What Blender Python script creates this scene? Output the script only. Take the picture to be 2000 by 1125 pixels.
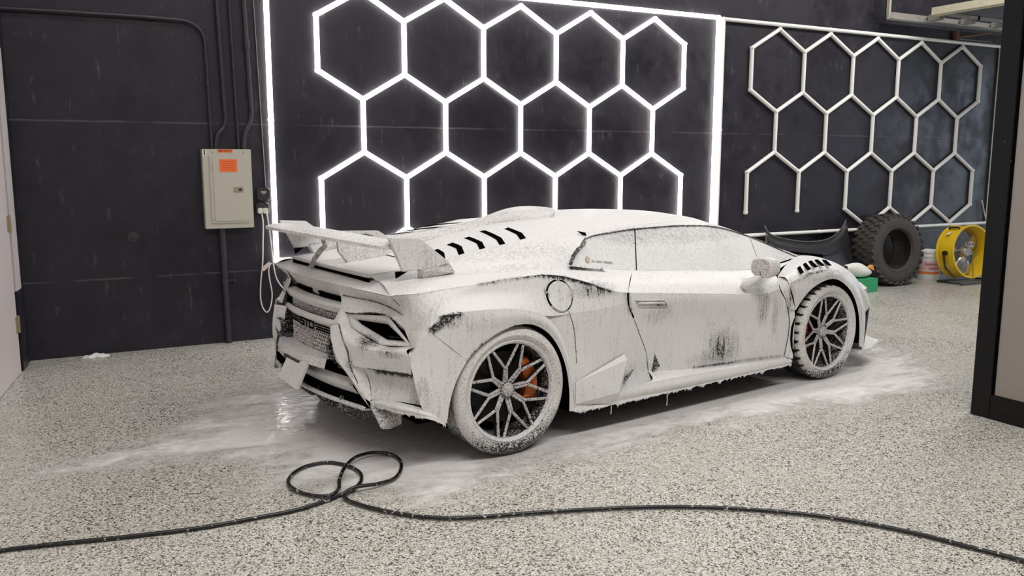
import bpy, bmesh, math, random
from mathutils import Vector, Matrix
for _o in list(bpy.data.objects):
    bpy.data.objects.remove(_o, do_unlink=True)
SC = bpy.context.scene
COL = SC.collection
random.seed(7)
PI = math.pi

# ------------------------------------------------------------------ camera
cam_data = bpy.data.cameras.new('camera')
cam_data.sensor_width = 36.0
cam_data.lens = 1660.0 / 2000.0 * 36.0
cam_data.clip_start = 0.05
cam_data.clip_end = 100
cam = bpy.data.objects.new('camera', cam_data)
COL.objects.link(cam)
cam.location = (-1.9364, -7.1565, 1.4780)
cam.rotation_euler = (PI / 2 - 0.14875, 0.0, -0.48405)
SC.camera = cam

# ------------------------------------------------------------------ world, light, exposure
SC.view_settings.view_transform = 'Standard'
SC.view_settings.look = 'None'
SC.view_settings.gamma = 1.0
SC.view_settings.use_curve_mapping = False
SC.view_settings.exposure = -0.04
try:
    SC.cycles.max_bounces = 6
    SC.cycles.glossy_bounces = 3
    SC.cycles.diffuse_bounces = 4
    SC.cycles.transparent_max_bounces = 6
except AttributeError:
    pass
world = bpy.data.worlds.new('world')
SC.world = world
world.use_nodes = True
world.node_tree.nodes['Background'].inputs[0].default_value = (0.72, 0.82, 1.0, 1)
world.node_tree.nodes['Background'].inputs[1].default_value = 3.0


def area(name, loc, rot, sx, sy, power, color):
    l = bpy.data.lights.new(name, 'AREA')
    l.shape = 'RECTANGLE'
    l.size, l.size_y = sx, sy
    l.energy = power
    l.color = color
    o = bpy.data.objects.new(name, l)
    o.location = loc
    o.rotation_euler = rot
    COL.objects.link(o)
    return o


# ceiling tube rows of the workshop (above the frame), and daylight at the open overhead door on the right
for _x, _y, _sx, _sy, _p in [(1.6, -2.1, 7.5, 0.22, 108), (0.3, -6.6, 6.2, 0.5, 300), (7.2, -2.6, 4.0, 0.3, 250)]:
    area('ceiling_lamp', (_x, _y, 5.25), (0, 0, 0), _sx, _sy, _p, (1.0, 0.972, 0.945))
area('daylight_opening', (11.95, -2.2, 1.5), (0, -PI / 2, 0), 2.8, 3.4, 1000, (0.82, 0.90, 1.0))

# ------------------------------------------------------------------ node helpers


class NT:
    def __init__(self, name):
        self.m = bpy.data.materials.new(name)
        self.m.use_nodes = True
        self.t = self.m.node_tree
        self.n = self.t.nodes
        self.b = self.n['Principled BSDF']
        self.out = self.n['Material Output']
        self.tc = None

    def link(self, a, b):
        self.t.links.new(a, b)

    def coord(self, kind='Object'):
        if self.tc is None:
            self.tc = self.n.new('ShaderNodeTexCoord')
        return self.tc.outputs[kind]

    def mapping(self, vec, scale=(1, 1, 1), loc=(0, 0, 0), rot=(0, 0, 0)):
        m = self.n.new('ShaderNodeMapping')
        m.inputs['Scale'].default_value = scale
        m.inputs['Location'].default_value = loc
        m.inputs['Rotation'].default_value = rot
        self.link(vec, m.inputs['Vector'])
        return m.outputs[0]

    def noise(self, vec, scale, detail=2.0, rough=0.5, dist=0.0):
        n = self.n.new('ShaderNodeTexNoise')
        n.inputs['Scale'].default_value = scale
        n.inputs['Detail'].default_value = detail
        n.inputs['Roughness'].default_value = rough
        n.inputs['Distortion'].default_value = dist
        self.link(vec, n.inputs['Vector'])
        return n.outputs['Fac']

    def voronoi(self, vec, scale, out='Distance', feature='F1'):
        n = self.n.new('ShaderNodeTexVoronoi')
        n.feature = feature
        n.inputs['Scale'].default_value = scale
        self.link(vec, n.inputs['Vector'])
        return n.outputs[out]

    def math(self, op, a, b=None, c=None, clamp=False):
        n = self.n.new('ShaderNodeMath')
        n.operation = op
        n.use_clamp = clamp
        for i, v in enumerate((a, b, c)):
            if v is None:
                continue
            if isinstance(v, (int, float)):
                n.inputs[i].default_value = v
            else:
                self.link(v, n.inputs[i])
        return n.outputs[0]

    def maprange(self, v, a, b, c=0.0, d=1.0, smooth=True):
        n = self.n.new('ShaderNodeMapRange')
        if smooth:
            n.interpolation_type = 'SMOOTHSTEP'
        for i, x in enumerate((a, b, c, d)):
            n.inputs[i + 1].default_value = x
        self.link(v, n.inputs[0])
        return n.outputs[0]

    def mix(self, fac, a, b):
        n = self.n.new('ShaderNodeMix')
        n.data_type = 'RGBA'
        for s, v in ((n.inputs[0], fac), (n.inputs[6], a), (n.inputs[7], b)):
            if isinstance(v, (int, float)):
                s.default_value = v
            elif isinstance(v, tuple):
                s.default_value = v if len(v) == 4 else (*v, 1)
            else:
                self.link(v, s)
        return n.outputs[2]

    def ramp(self, fac, stops, interp='LINEAR'):
        n = self.n.new('ShaderNodeValToRGB')
        n.color_ramp.interpolation = interp
        e = n.color_ramp.elements
        while len(e) < len(stops):
            e.new(0.5)
        for i, (p, c) in enumerate(stops):
            e[i].position = p
            e[i].color = (*c, 1)
        self.link(fac, n.inputs[0])
        return n.outputs[0]

    def attr(self, name):
        n = self.n.new('ShaderNodeAttribute')
        n.attribute_name = name
        return n.outputs['Fac']

    def bump(self, h, strength=0.3, dist=0.01):
        n = self.n.new('ShaderNodeBump')
        n.inputs['Strength'].default_value = strength
        n.inputs['Distance'].default_value = dist
        self.link(h, n.inputs['Height'])
        self.link(n.outputs[0], self.b.inputs['Normal'])

    def set(self, **k):
        for key, v in k.items():
            s = self.b.inputs[{'color': 'Base Color', 'rough': 'Roughness', 'metal': 'Metallic', 'spec': 'Specular IOR Level',
                               'alpha': 'Alpha', 'ecol': 'Emission Color', 'estr': 'Emission Strength', 'coat': 'Coat Weight',
                               'coatr': 'Coat Roughness', 'trans': 'Transmission Weight'}[key]]
            if isinstance(v, tuple):
                s.default_value = v if len(v) == 4 else (*v, 1)
            elif isinstance(v, (int, float)):
                s.default_value = v
            else:
                self.link(v, s)
        return self


def flat(name, col, rough=0.5, metal=0.0, var=0.12, scale=18.0, bump=0.0):
    """plain surface with a little procedural variation"""
    t = NT(name)
    n = t.noise(t.coord(), scale, 3)
    lo = tuple(c * (1 - var) for c in col)
    hi = tuple(min(1, c * (1 + var)) for c in col)
    t.set(color=t.mix(n, lo, hi), rough=rough, metal=metal)
    if bump:
        t.bump(t.noise(t.coord(), scale * 6, 2), bump, 0.005)
    return t.m


# ------------------------------------------------------------------ mesh helpers
def tagset(o, label=None, cat=None, group=None, kind=None):
    for k, v in (('label', label), ('category', cat), ('group', group), ('kind', kind)):
        if v:
            o[k] = v
    return o


def empty(name, loc=(0, 0, 0), rz=0.0):
    o = bpy.data.objects.new(name, None)
    o.empty_display_size = 0.1
    o.location = loc
    o.rotation_euler = (0, 0, rz)
    COL.objects.link(o)
    return o


def mesh_obj(name, verts, faces, mat, parent=None, smooth=False):
    me = bpy.data.meshes.new(name)
    me.from_pydata([tuple(v) for v in verts], [], faces)
    me.update()
    if smooth:
        for p in me.polygons:
            p.use_smooth = True
    if mat:
        me.materials.append(mat)
    o = bpy.data.objects.new(name, me)
    COL.objects.link(o)
    if parent:
        o.parent = parent
    return o


class MB:
    """collects simple solids into one mesh"""

    def __init__(self):
        self.v, self.f = [], []

    def add(self, v, f):
        k = len(self.v)
        self.v += [Vector(p) for p in v]
        self.f += [tuple(i + k for i in q) for q in f]
        return self

    def box(self, x0, x1, y0, y1, z0, z1):
        v = [(x, y, z) for z in (z0, z1) for y in (y0, y1) for x in (x0, x1)]
        return self.add(v, [(0, 2, 3, 1), (4, 5, 7, 6), (0, 1, 5, 4), (2, 6, 7, 3), (0, 4, 6, 2), (1, 3, 7, 5)])

    def prism(self, poly, d):
        """polygon extruded by vector d"""
        n = len(poly)
        d = Vector(d)
        a = [Vector(p) for p in poly]
        v = a + [p + d for p in a]
        f = [tuple(range(n - 1, -1, -1)), tuple(range(n, 2 * n))]
        f += [(i, (i + 1) % n, n + (i + 1) % n, n + i) for i in range(n)]
        return self.add(v, f)

    def tube(self, pts, r, n=8, cap=True, closed=False):
        pts = [Vector(p) for p in pts]
        rr = r if isinstance(r, (list, tuple)) else [r] * len(pts)
        m = len(pts)
        rings = []
        up = None
        for i, p in enumerate(pts):
            if closed:
                t = pts[(i + 1) % m] - pts[i - 1]
            else:
                t = pts[min(i + 1, m - 1)] - pts[max(i - 1, 0)]
            t.normalize()
            if up is None:
                up = Vector((0, 0, 1)) if abs(t.z) < 0.9 else Vector((1, 0, 0))
            s = t.cross(up)
            if s.length < 1e-6:
                s = t.orthogonal()
            s.normalize()
            up = s.cross(t).normalized()
            rings.append([p + (s * math.cos(2 * PI * j / n) + up * math.sin(2 * PI * j / n)) * rr[i] for j in range(n)])
        v = [q for ring in rings for q in ring]
        f = []
        for i in range(m if closed else m - 1):
            k = (i + 1) % m
            for j in range(n):
                j2 = (j + 1) % n
                f.append((i * n + j, i * n + j2, k * n + j2, k * n + j))
        if cap and not closed:
            f.append(tuple(range(n - 1, -1, -1)))
            f.append(tuple((m - 1) * n + j for j in range(n)))
        return self.add(v, f)

    def lathe(self, prof, axis='y', c=(0, 0, 0), n=48, closed=False):
        """prof: (radius, offset along axis)"""
        c = Vector(c)
        m = len(prof)
        v = []
        for i in range(n):
            a = 2 * PI * i / n
            ca, sa = math.cos(a), math.sin(a)
            for r, t in prof:
                if axis == 'y':
                    v.append(c + Vector((r * ca, t, r * sa)))
                elif axis == 'z':
                    v.append(c + Vector((r * ca, r * sa, t)))
                else:
                    v.append(c + Vector((t, r * ca, r * sa)))
        f = []
        for i in range(n):
            i2 = (i + 1) % n
            for j in range(m if closed else m - 1):
                j2 = (j + 1) % m
                f.append((i * m + j, i * m + j2, i2 * m + j2, i2 * m + j))
        return self.add(v, f)

    def build(self, name, mat, parent=None, smooth=False, recalc=True, bevel=0.0):
        me = bpy.data.meshes.new(name)
        me.from_pydata([tuple(p) for p in self.v], [], self.f)
        if recalc or bevel:
            bm = bmesh.new()
            bm.from_mesh(me)
            if bevel:
                bmesh.ops.bevel(bm, geom=list(bm.edges), offset=bevel, segments=2, affect='EDGES', clamp_overlap=True)
            bmesh.ops.recalc_face_normals(bm, faces=bm.faces)
            bm.to_mesh(me)
            bm.free()
        if smooth:
            for p in me.polygons:
                p.use_smooth = True
        me.materials.append(mat)
        o = bpy.data.objects.new(name, me)
        COL.objects.link(o)
        if parent:
            o.parent = parent
        if smooth == 'auto':
            sharp(me, 35)
        return o


def sharp(me, deg):
    try:
        me.set_sharp_from_angle(angle=math.radians(deg))
    except Exception:
        pass


def catmull(pts, n):
    """resample a polyline by a centripetal-ish Catmull-Rom curve to n points, spaced by arc length"""
    P = [Vector(p) for p in pts]
    if len(P) == 2:
        return [P[0].lerp(P[1], i / (n - 1)) for i in range(n)]
    d = []
    E = [P[0] * 2 - P[1]] + P + [P[-1] * 2 - P[-2]]
    T = [0.0]
    for a, b in zip(E, E[1:]):
        T.append(T[-1] + max((b - a).length, 1e-6) ** 0.5)
    out = []
    for i in range(1, len(E) - 2):
        for s in range(16):
            t = T[i] + (T[i + 1] - T[i]) * s / 16
            p0, p1, p2, p3 = E[i - 1:i + 3]
            t0, t1, t2, t3 = T[i - 1:i + 3]
            a1 = p0 * ((t1 - t) / (t1 - t0)) + p1 * ((t - t0) / (t1 - t0))
            a2 = p1 * ((t2 - t) / (t2 - t1)) + p2 * ((t - t1) / (t2 - t1))
            a3 = p2 * ((t3 - t) / (t3 - t2)) + p3 * ((t - t2) / (t3 - t2))
            b1 = a1 * ((t2 - t) / (t2 - t0)) + a2 * ((t - t0) / (t2 - t0))
            b2 = a2 * ((t3 - t) / (t3 - t1)) + a3 * ((t - t1) / (t3 - t1))
            out.append(b1 * ((t2 - t) / (t2 - t1)) + b2 * ((t - t1) / (t2 - t1)))
    out.append(P[-1])
    L = [0.0]
    for a, b in zip(out, out[1:]):
        L.append(L[-1] + (b - a).length)
    res = []
    j = 0
    for i in range(n):
        s = L[-1] * i / (n - 1)
        while j < len(L) - 2 and L[j + 1] < s:
            j += 1
        u = (s - L[j]) / max(L[j + 1] - L[j], 1e-9)
        res.append(out[j].lerp(out[j + 1], min(max(u, 0), 1)))
    return res


def grid(rows, nu, nv, lin=False):
    """surface through the given rows (each a polyline); lin keeps a crease at every row"""
    R = [catmull(r, nu) for r in rows]
    if lin:
        k = max(1, round((nv - 1) / (len(rows) - 1)))
        nv = k * (len(rows) - 1) + 1
        v = [R[j // k][i].lerp(R[min(j // k + 1, len(R) - 1)][i], (j % k) / k) for i in range(nu) for j in range(nv)]
        f = [(i * nv + j, i * nv + j + 1, (i + 1) * nv + j + 1, (i + 1) * nv + j) for i in range(nu - 1) for j in range(nv - 1)]
        return v, f
    cols = [catmull([r[i] for r in R], nv) if nv > 2 else [R[0][i], R[-1][i]] for i in range(nu)]
    v = [cols[i][j] for i in range(nu) for j in range(nv)]
    f = [(i * nv + j, i * nv + j + 1, (i + 1) * nv + j + 1, (i + 1) * nv + j) for i in range(nu - 1) for j in range(nv - 1)]
    return v, f


def link_copy(o, parent=None, label=None, group=None):
    c = o.copy()
    COL.objects.link(c)
    if parent:
        c.parent = parent
    if label:
        c['label'] = label
    if group:
        c['group'] = group
    return c

# ------------------------------------------------------------------ room materials
def m_wall(name, base):
    t = NT(name)
    c = t.coord('Object')
    big = t.noise(c, 0.9, 4, 0.6)
    mid = t.noise(c, 5.0, 5, 0.65)
    col = t.mix(big, tuple(b * 0.45 for b in base), tuple(b * 1.7 for b in base))
    sc = t.noise(t.mapping(c, (14, 14, 3)), 1.6, 6, 0.72)
    scr = t.maprange(t.math('ADD', sc, t.math('MULTIPLY', t.math('SUBTRACT', mid, 0.5), 0.5)), 0.58, 0.78)
    col = t.mix(t.math('MULTIPLY', scr, 0.60), col, (0.115, 0.108, 0.110))
    pits = t.maprange(t.voronoi(c, 5.5), 0.035, 0.06, 1.0, 0.0)
    pick = t.maprange(t.noise(c, 2.3, 1), 0.53, 0.57)
    pits = t.math('MULTIPLY', pits, pick)
    col = t.mix(pits, col, (0.006, 0.006, 0.007))
    spk = t.maprange(t.voronoi(c, 26), 0.05, 0.09, 1.0, 0.0)
    spk = t.math('MULTIPLY', spk, t.maprange(t.noise(c, 3.1, 1), 0.60, 0.66))
    col = t.mix(t.math('MULTIPLY', spk, 0.55), col, (0.16, 0.15, 0.15))
    # the horizontal form joints of the cast panels
    sep = t.n.new('ShaderNodeSeparateXYZ')
    t.link(t.mapping(c, (1, 1, 1)), sep.inputs[0])
    zz = t.math('ADD', sep.outputs[2], t.math('MULTIPLY', t.noise(c, 6, 3), 0.012))
    j = None
    for h in (1.772, 0.585):
        d = t.maprange(t.math('ABSOLUTE', t.math('SUBTRACT', zz, h)), 0.002, 0.011, 1.0, 0.0)
        j = d if j is None else t.math('MAXIMUM', j, d)
    j = t.math('MULTIPLY', j, t.maprange(t.noise(t.mapping(c, (2.2, 1, 1)), 1.5, 3), 0.36, 0.6))
    col = t.mix(t.math('MULTIPLY', j, 0.5), col, (0.10, 0.095, 0.10))
    t.set(color=col, rough=t.maprange(t.math('ADD', mid, t.math('SUBTRACT', big, .5)), 0.3, 0.7, 0.34, 0.60), spec=0.34)
    h = t.math('SUBTRACT', t.math('ADD', t.math('MULTIPLY', mid, 0.5), t.math('MULTIPLY', j, 0.35)), t.math('MULTIPLY', pits, 1.2))
    t.bump(h, 0.22, 0.02)
    return t.m


def m_floor():
    t = NT('flake_floor')
    c = t.coord('Object')
    cell = t.voronoi(c, 190, 'Color')
    sep = t.n.new('ShaderNodeSeparateColor')
    t.link(cell, sep.inputs[0])
    chip = t.ramp(sep.outputs[0], [(0.0, (0.030, 0.028, 0.026)), (0.085, (0.11, 0.098, 0.08)), (0.17, (0.25, 0.228, 0.18)),
                                   (0.30, (0.46, 0.44, 0.385)), (0.50, (0.55, 0.535, 0.485)), (0.72, (0.63, 0.615, 0.57)), (0.92, (0.80, 0.79, 0.77))], 'CONSTANT')
    cell2 = t.voronoi(t.mapping(c, (1, 1, 1), (3.1, 1.7, 0)), 105, 'Color')
    sep2 = t.n.new('ShaderNodeSeparateColor')
    t.link(cell2, sep2.inputs[0])
    spot = t.ramp(sep2.outputs[1], [(0.0, (1, 1, 1)), (0.045, (0, 0, 0))], 'CONSTANT')
    col = t.mix(spot, chip, (0.055, 0.05, 0.045))
    big = t.noise(c, 1.1, 3, 0.55)
    col = t.mix(t.maprange(big, 0.35, 0.7, 0.0, 0.22), col, (0.50, 0.48, 0.43))
    t.set(color=col, rough=t.maprange(big, 0.3, 0.7, 0.24, 0.36), spec=0.5)
    t.bump(sep.outputs[1], 0.10, 0.002)
    return t.m


M = {}
M['wall'] = m_wall('black_painted_concrete', (0.0180, 0.0162, 0.0225))
M['wall_plain'] = flat('grey_painted_wall', (0.30, 0.29, 0.28), 0.6)
M['ceil'] = flat('ceiling_paint', (0.30, 0.295, 0.29), 0.7)
M['floor'] = m_floor()
M['pipe'] = flat('black_painted_conduit', (0.030, 0.027, 0.034), 0.38, var=0.2)
M['door_white'] = flat('white_door_paint', (0.62, 0.57, 0.57), 0.45, var=0.04)
M['steel'] = flat('galvanised_steel', (0.42, 0.40, 0.37), 0.42, 0.6, var=0.2)
M['black'] = flat('black_plastic', (0.012, 0.012, 0.013), 0.45)
M['brass'] = flat('dull_brass', (0.42, 0.35, 0.22), 0.4, 0.6)

# ------------------------------------------------------------------ room shell
tagset(MB().box(-4, 13, -10.5, 0.3, -0.12, 0).build('floor', M['floor']), 'glossy beige epoxy floor full of dark and pale flakes', kind='structure')
tagset(MB().box(-2.6, 11.6, 0.0, 0.22, 0, 5.5).build('wall_back', M['wall']), 'black painted concrete wall behind the car', kind='structure')
tagset(MB().box(-4, 11.8, -10.4, 0.22, 5.5, 5.65).build('ceiling', M['ceil']), kind='structure')
tagset(MB().box(-4, 11.8, -10.6, -10.4, 0, 5.5).build('wall_front', M['wall_plain']), kind='structure')
w = MB()
w.box(11.6, 11.8, -0.5, 0.22, 0, 5.5).box(11.6, 11.8, -10.4, -3.9, 0, 5.5).box(11.6, 11.8, -3.9, -0.5, 2.95, 5.5)
tagset(w.build('wall_right', M['wall_plain']), kind='structure')
# ground outside the open overhead door
tagset(flat and MB().box(13, 30, -12, 8, -0.14, -0.02).build('outside_ground', flat('outside_grass', (0.10, 0.17, 0.06), 0.9)), 'green ground outside the open overhead door', kind='structure')
LA = math.atan(0.133)
LD = Vector((-math.sin(LA), -math.cos(LA), 0))
LN = Vector((math.cos(LA), -math.sin(LA), 0))
LO = Vector((-2.235, 0, 0))


def lw(s, d, z):
    return LO + LD * s + LN * d + Vector((0, 0, z))


def lbox(mb, s0, s1, d0, d1, z0, z1):
    v = [lw(s, d, z) for z in (z0, z1) for s in (s0, s1) for d in (d0, d1)]
    return mb.add(v, [(0, 2, 3, 1), (4, 5, 7, 6), (0, 1, 5, 4), (2, 6, 7, 3), (0, 4, 6, 2), (1, 3, 7, 5)])


wl = MB()
lbox(wl, -0.02, 0.17, -0.2, 0, 0, 5.5)
lbox(wl, 0.17, 1.55, -0.2, 0, 2.25, 5.5)
tagset(wl.build('wall_left', M['wall']), 'black painted side wall at the left edge', kind='structure')
tagset(lbox(MB(), 1.55, 11.0, -0.2, 0, 0, 5.5).build('wall_left', flat('pale_bounce_wall', (.62, .58, .57), .7)), kind='structure')  # unseen stretch of wall, made pale to bounce light onto the car's rear
d1 = empty('door_1', tuple(lw(0.40, 0, 0)))
tagset(d1, 'pale painted steel door at the left edge', kind='structure')


def child(mb, name, mat, parent, **k):
    o = mb.build(name, mat, parent, **k)
    o.matrix_parent_inverse = parent.matrix_basis.inverted()
    return o


child(lbox(MB(), 0.10, 1.62, -0.26, -0.16, 0.0, 2.3), 'leak_blocker', M['wall'], d1)  # unseen box added behind the door to block light leaking past it
child(lbox(MB(), 0.17, 0.33, -0.15, 0.012, 0.57, 2.25), 'door_frame', M['door_white'], d1, bevel=0.004)
child(lbox(MB(), 0.17, 0.33, -0.15, 0.012, 0.0, 0.57), 'frame_foot', M['wall'], d1, bevel=0.004)
child(lbox(MB(), 0.33, 0.40, -0.12, -0.03, 0.0, 2.25), 'door_stop', M['black'], d1)
child(lbox(MB(), 0.33, 1.55, -0.15, 0.012, 2.15, 2.25), 'frame_head', M['door_white'], d1)
leaf = child(lbox(MB(), 0.395, 1.50, -0.03, 0.008, 0.003, 2.15), 'door_leaf', M['door_white'], d1, bevel=0.003)
for hz in (1.05, 0.35, 1.95):
    hb = lbox(MB(), 0.375, 0.455, 0.006, 0.014, hz - 0.055, hz + 0.055)
    a = lw(0.395, 0.016, hz - 0.06)
    hb.tube([a, a + Vector((0, 0, 0.12))], 0.009, 8)
    child(hb, 'hinge', M['brass'], d1)

# overhead door in its raised position, on tracks along the back wall
tk = empty('overhead_door_track', (6.70, -0.12, 3.12))
tagset(tk, 'galvanised steel track hanging high on the wall at upper right', 'track')
rl = MB().box(6.68, 11.5, -0.135, -0.125, 3.10, 3.19).box(6.68, 11.5, -0.19, -0.125, 3.095, 3.105).box(6.68, 11.5, -0.19, -0.18, 3.10, 3.125)
child(rl, 'rail', M['steel'], tk)
child(MB().box(6.66, 6.74, -0.13, -0.12, 3.10, 5.5).box(6.66, 6.67, -0.17, -0.12, 3.10, 5.5), 'hanger', flat('pale_angle_iron', (0.50, 0.46, 0.38), 0.5, 0.2), tk)
child(MB().box(6.66, 6.73, -0.136, -0.118, 3.10, 3.18), 'bolt_plate', M['steel'], tk)
od = empty('overhead_door', (7.3, -0.3, 3.2))
tagset(od, 'raised sectional overhead door lying flat at upper right', 'door')
for k in range(4):
    child(MB().box(7.34 + k * 0.56, 7.34 + k * 0.56 + 0.54, -3.9, -0.30, 3.205, 3.245), 'door_section', flat('door_panel_grey', (0.13, 0.13, 0.16), 0.5), od)
child(MB().box(7.27, 7.335, -3.9, -0.26, 3.17, 3.26).box(7.29, 7.31, -3.9, -0.26, 3.155, 3.17), 'bottom_bar', flat('cream_bar', (0.62, 0.58, 0.44), 0.5), od, bevel=0.006)
for k in range(3):
    br = MB().box(7.36 + k * 0.60, 7.46 + k * 0.60, -0.30, -0.16, 3.13, 3.2)
    br.tube([(7.41 + k * 0.60, -0.30, 3.15), (7.41 + k * 0.60, -0.14, 3.15)], 0.012, 8)
    br.lathe([(0.0, -0.02), (0.024, -0.02), (0.024, 0.0), (0.0, 0.0)], 'y', (7.41 + k * 0.60, -0.15, 3.15), 12)
    child(br, 'roller_bracket', M['steel'], od)
    if k:
        child(MB().box(7.40 + (k - 1) * 0.6, 7.44 + k * 0.6, -0.36, -0.33, 3.165, 3.20), 'strut', M['steel'], od)
tr = empty('rusty_strut', (8.1, -0.2, 2.99))
tagset(tr, 'thin rusty bracket rod under the raised door track', 'bracket')
child(MB().tube([(8.10, -0.02, 3.0), (8.62, -0.14, 3.08)], 0.012, 8), 'brace', flat('rusted_iron', (0.22, 0.12, 0.075), 0.8), tr)
child(MB().tube([(8.08, -0.03, 2.985), (8.80, -0.03, 2.99)], 0.010, 8), 'rod', flat('dull_iron', (0.20, 0.16, 0.14), 0.7), tr)
child(MB().box(8.06, 8.12, -0.05, 0.0, 2.97, 3.08), 'foot', flat('rusted_foot', (0.16, 0.08, 0.05), 0.8), tr)

# ------------------------------------------------------------------ hexagon light panels
SX = 0.446 * math.sqrt(3) / 2
SZ = 0.446 / 2
tube_me = {}


def tube_mesh(kind, mat):
    if kind not in tube_me:
        b = MB()
        n = 10
        prof = [(-0.018, 0.0)] + [(0.0205 * math.cos(a), -0.0205 * math.sin(a) - 0.012) for a in [PI * i / 8 for i in range(9)]]
        prof = [(0.019, 0.0), (0.0205, -0.014)] + [(0.0205 * math.cos(PI * i / 8), -0.014 - 0.0205 * math.sin(PI * i / 8)) for i in range(1, 8)] + [(-0.0205, -0.014), (-0.019, 0.0)]
        m = len(prof)
        v = [(x, y, z) for x in (0.0, 1.0) for z, y in prof]
        f = [(i, (i + 1) % m, m + (i + 1) % m, m + i) for i in range(m)] + [tuple(range(m - 1, -1, -1)), tuple(range(m, 2 * m))]
        b.add(v, f)
        o = b.build('tube', mat, smooth='auto')
        tube_me[kind] = o.data
        bpy.data.objects.remove(o, do_unlink=True)
    return tube_me[kind]


def add_tube(kind, mat, parent, p, q, name='tube', gap=0.012):
    p, q = Vector((p[0], -0.012, p[1])), Vector((q[0], -0.012, q[1]))
    d = q - p
    L = d.length
    u = d / L
    o = bpy.data.objects.new(name, tube_mesh(kind, mat))
    COL.objects.link(o)
    o.parent = parent
    o.location = p + u * gap - parent.location
    o.rotation_euler = (0, -math.atan2(d.z, d.x), 0)
    o.scale = (L - 2 * gap, 1, 1)
    return o


conn_me = {}


def add_conn(kind, mat, parent, p):
    if kind not in conn_me:
        o = MB().lathe([(0.0, -0.040), (0.012, -0.0395), (0.019, -0.034), (0.0235, -0.022), (0.0235, 0.0), (0.0, 0.0)], 'y', (0, 0, 0), 12).build('connector', mat, smooth='auto')
        conn_me[kind] = o.data
        bpy.data.objects.remove(o, do_unlink=True)
    o = bpy.data.objects.new('connector', conn_me[kind])
    COL.objects.link(o)
    o.parent = parent
    o.location = Vector((p[0], -0.010, p[1])) - parent.location
    return o


def hex_panel(name, label, x0, z0, ax, az, frame, kind, mtube, mconn, skip=()):
    root = empty(name, (x0, 0, frame[2]))
    tagset(root, label, 'wall light')

    def P(i, z):
        return (x0 + i * SX * ax, z0 + z * SZ * az)
    edges = set()
    pts = set()
    for row, off in ((0, 0), (1, 1), (2, 0)):
        zt = 2 - 3 * row            # level of the top of the vertical edges
        ncol = 5 if off == 0 else 4
        for k in range(ncol):
            i = off + 2 * k
            ring = [(i, zt), (i + 1, zt + 1), (i + 2, zt), (i + 2, zt - 2), (i + 1, zt - 3), (i, zt - 2)]
            for a, b in zip(ring, ring[1:] + ring[:1]):
                edges.add(tuple(sorted((a, b))))
    for a, b in sorted(edges):
        if (a, b) in skip:
            continue
        add_tube(kind, mtube, root, P(*a), P(*b))
        pts.add(a)
        pts.add(b)
    for a in sorted(pts):
        add_conn(kind + 'c', mconn, root, P(*a))
    fx0, fx1, fz0, fz1 = frame
    c = [(fx0, fz0), (fx1, fz0), (fx1, fz1), (fx0, fz1)]
    for a, b in zip(c, c[1:] + c[:1]):
        n = 3 if abs(a[0] - b[0]) > 1 else 2
        for k in range(n):
            pa = (a[0] + (b[0] - a[0]) * k / n, a[1] + (b[1] - a[1]) * k / n)
            pb = (a[0] + (b[0] - a[0]) * (k + 1) / n, a[1] + (b[1] - a[1]) * (k + 1) / n)
            add_tube(kind, mtube, root, pa, pb, 'frame_tube', 0.004 if n > 1 else 0.01)
            add_conn(kind + 'c', mconn, root, pa)
    return root


def m_lit():
    t = NT('lit_led_diffuser')
    t.set(color=(0.9, 0.9, 0.88), rough=0.4, ecol=(1.0, 0.955, 0.93), estr=8.5)
    return t.m


M['lit'] = m_lit()
M['lit_conn'] = M['lit']
M['tube_off'] = flat('unlit_led_diffuser', (0.88, 0.865, 0.835), 0.4, var=0.03)
hex_panel('hexagon_light_panel', 'glowing white hexagon LED light grid in a lit frame behind the car',
          0.0, 2.217, 0.987, 0.995, (-0.398, 4.252, 0.655, 2.955), 'lit', M['lit'], M['lit_conn'])
sk = [((0, -6), (1, -7)), ((1, -7), (2, -6)), ((2, -6), (3, -7)), ((3, -7), (4, -6))]
hex_panel('hexagon_light_panel', 'unlit white hexagon light grid on the wall at right, tubes missing at lower left',
          4.730, 2.2345, 1.0067, 0.990, (4.318, 9.01, 0.655, 2.945), 'off', M['tube_off'], M['tube_off'], skip=[tuple(sorted(e)) for e in sk])

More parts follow.
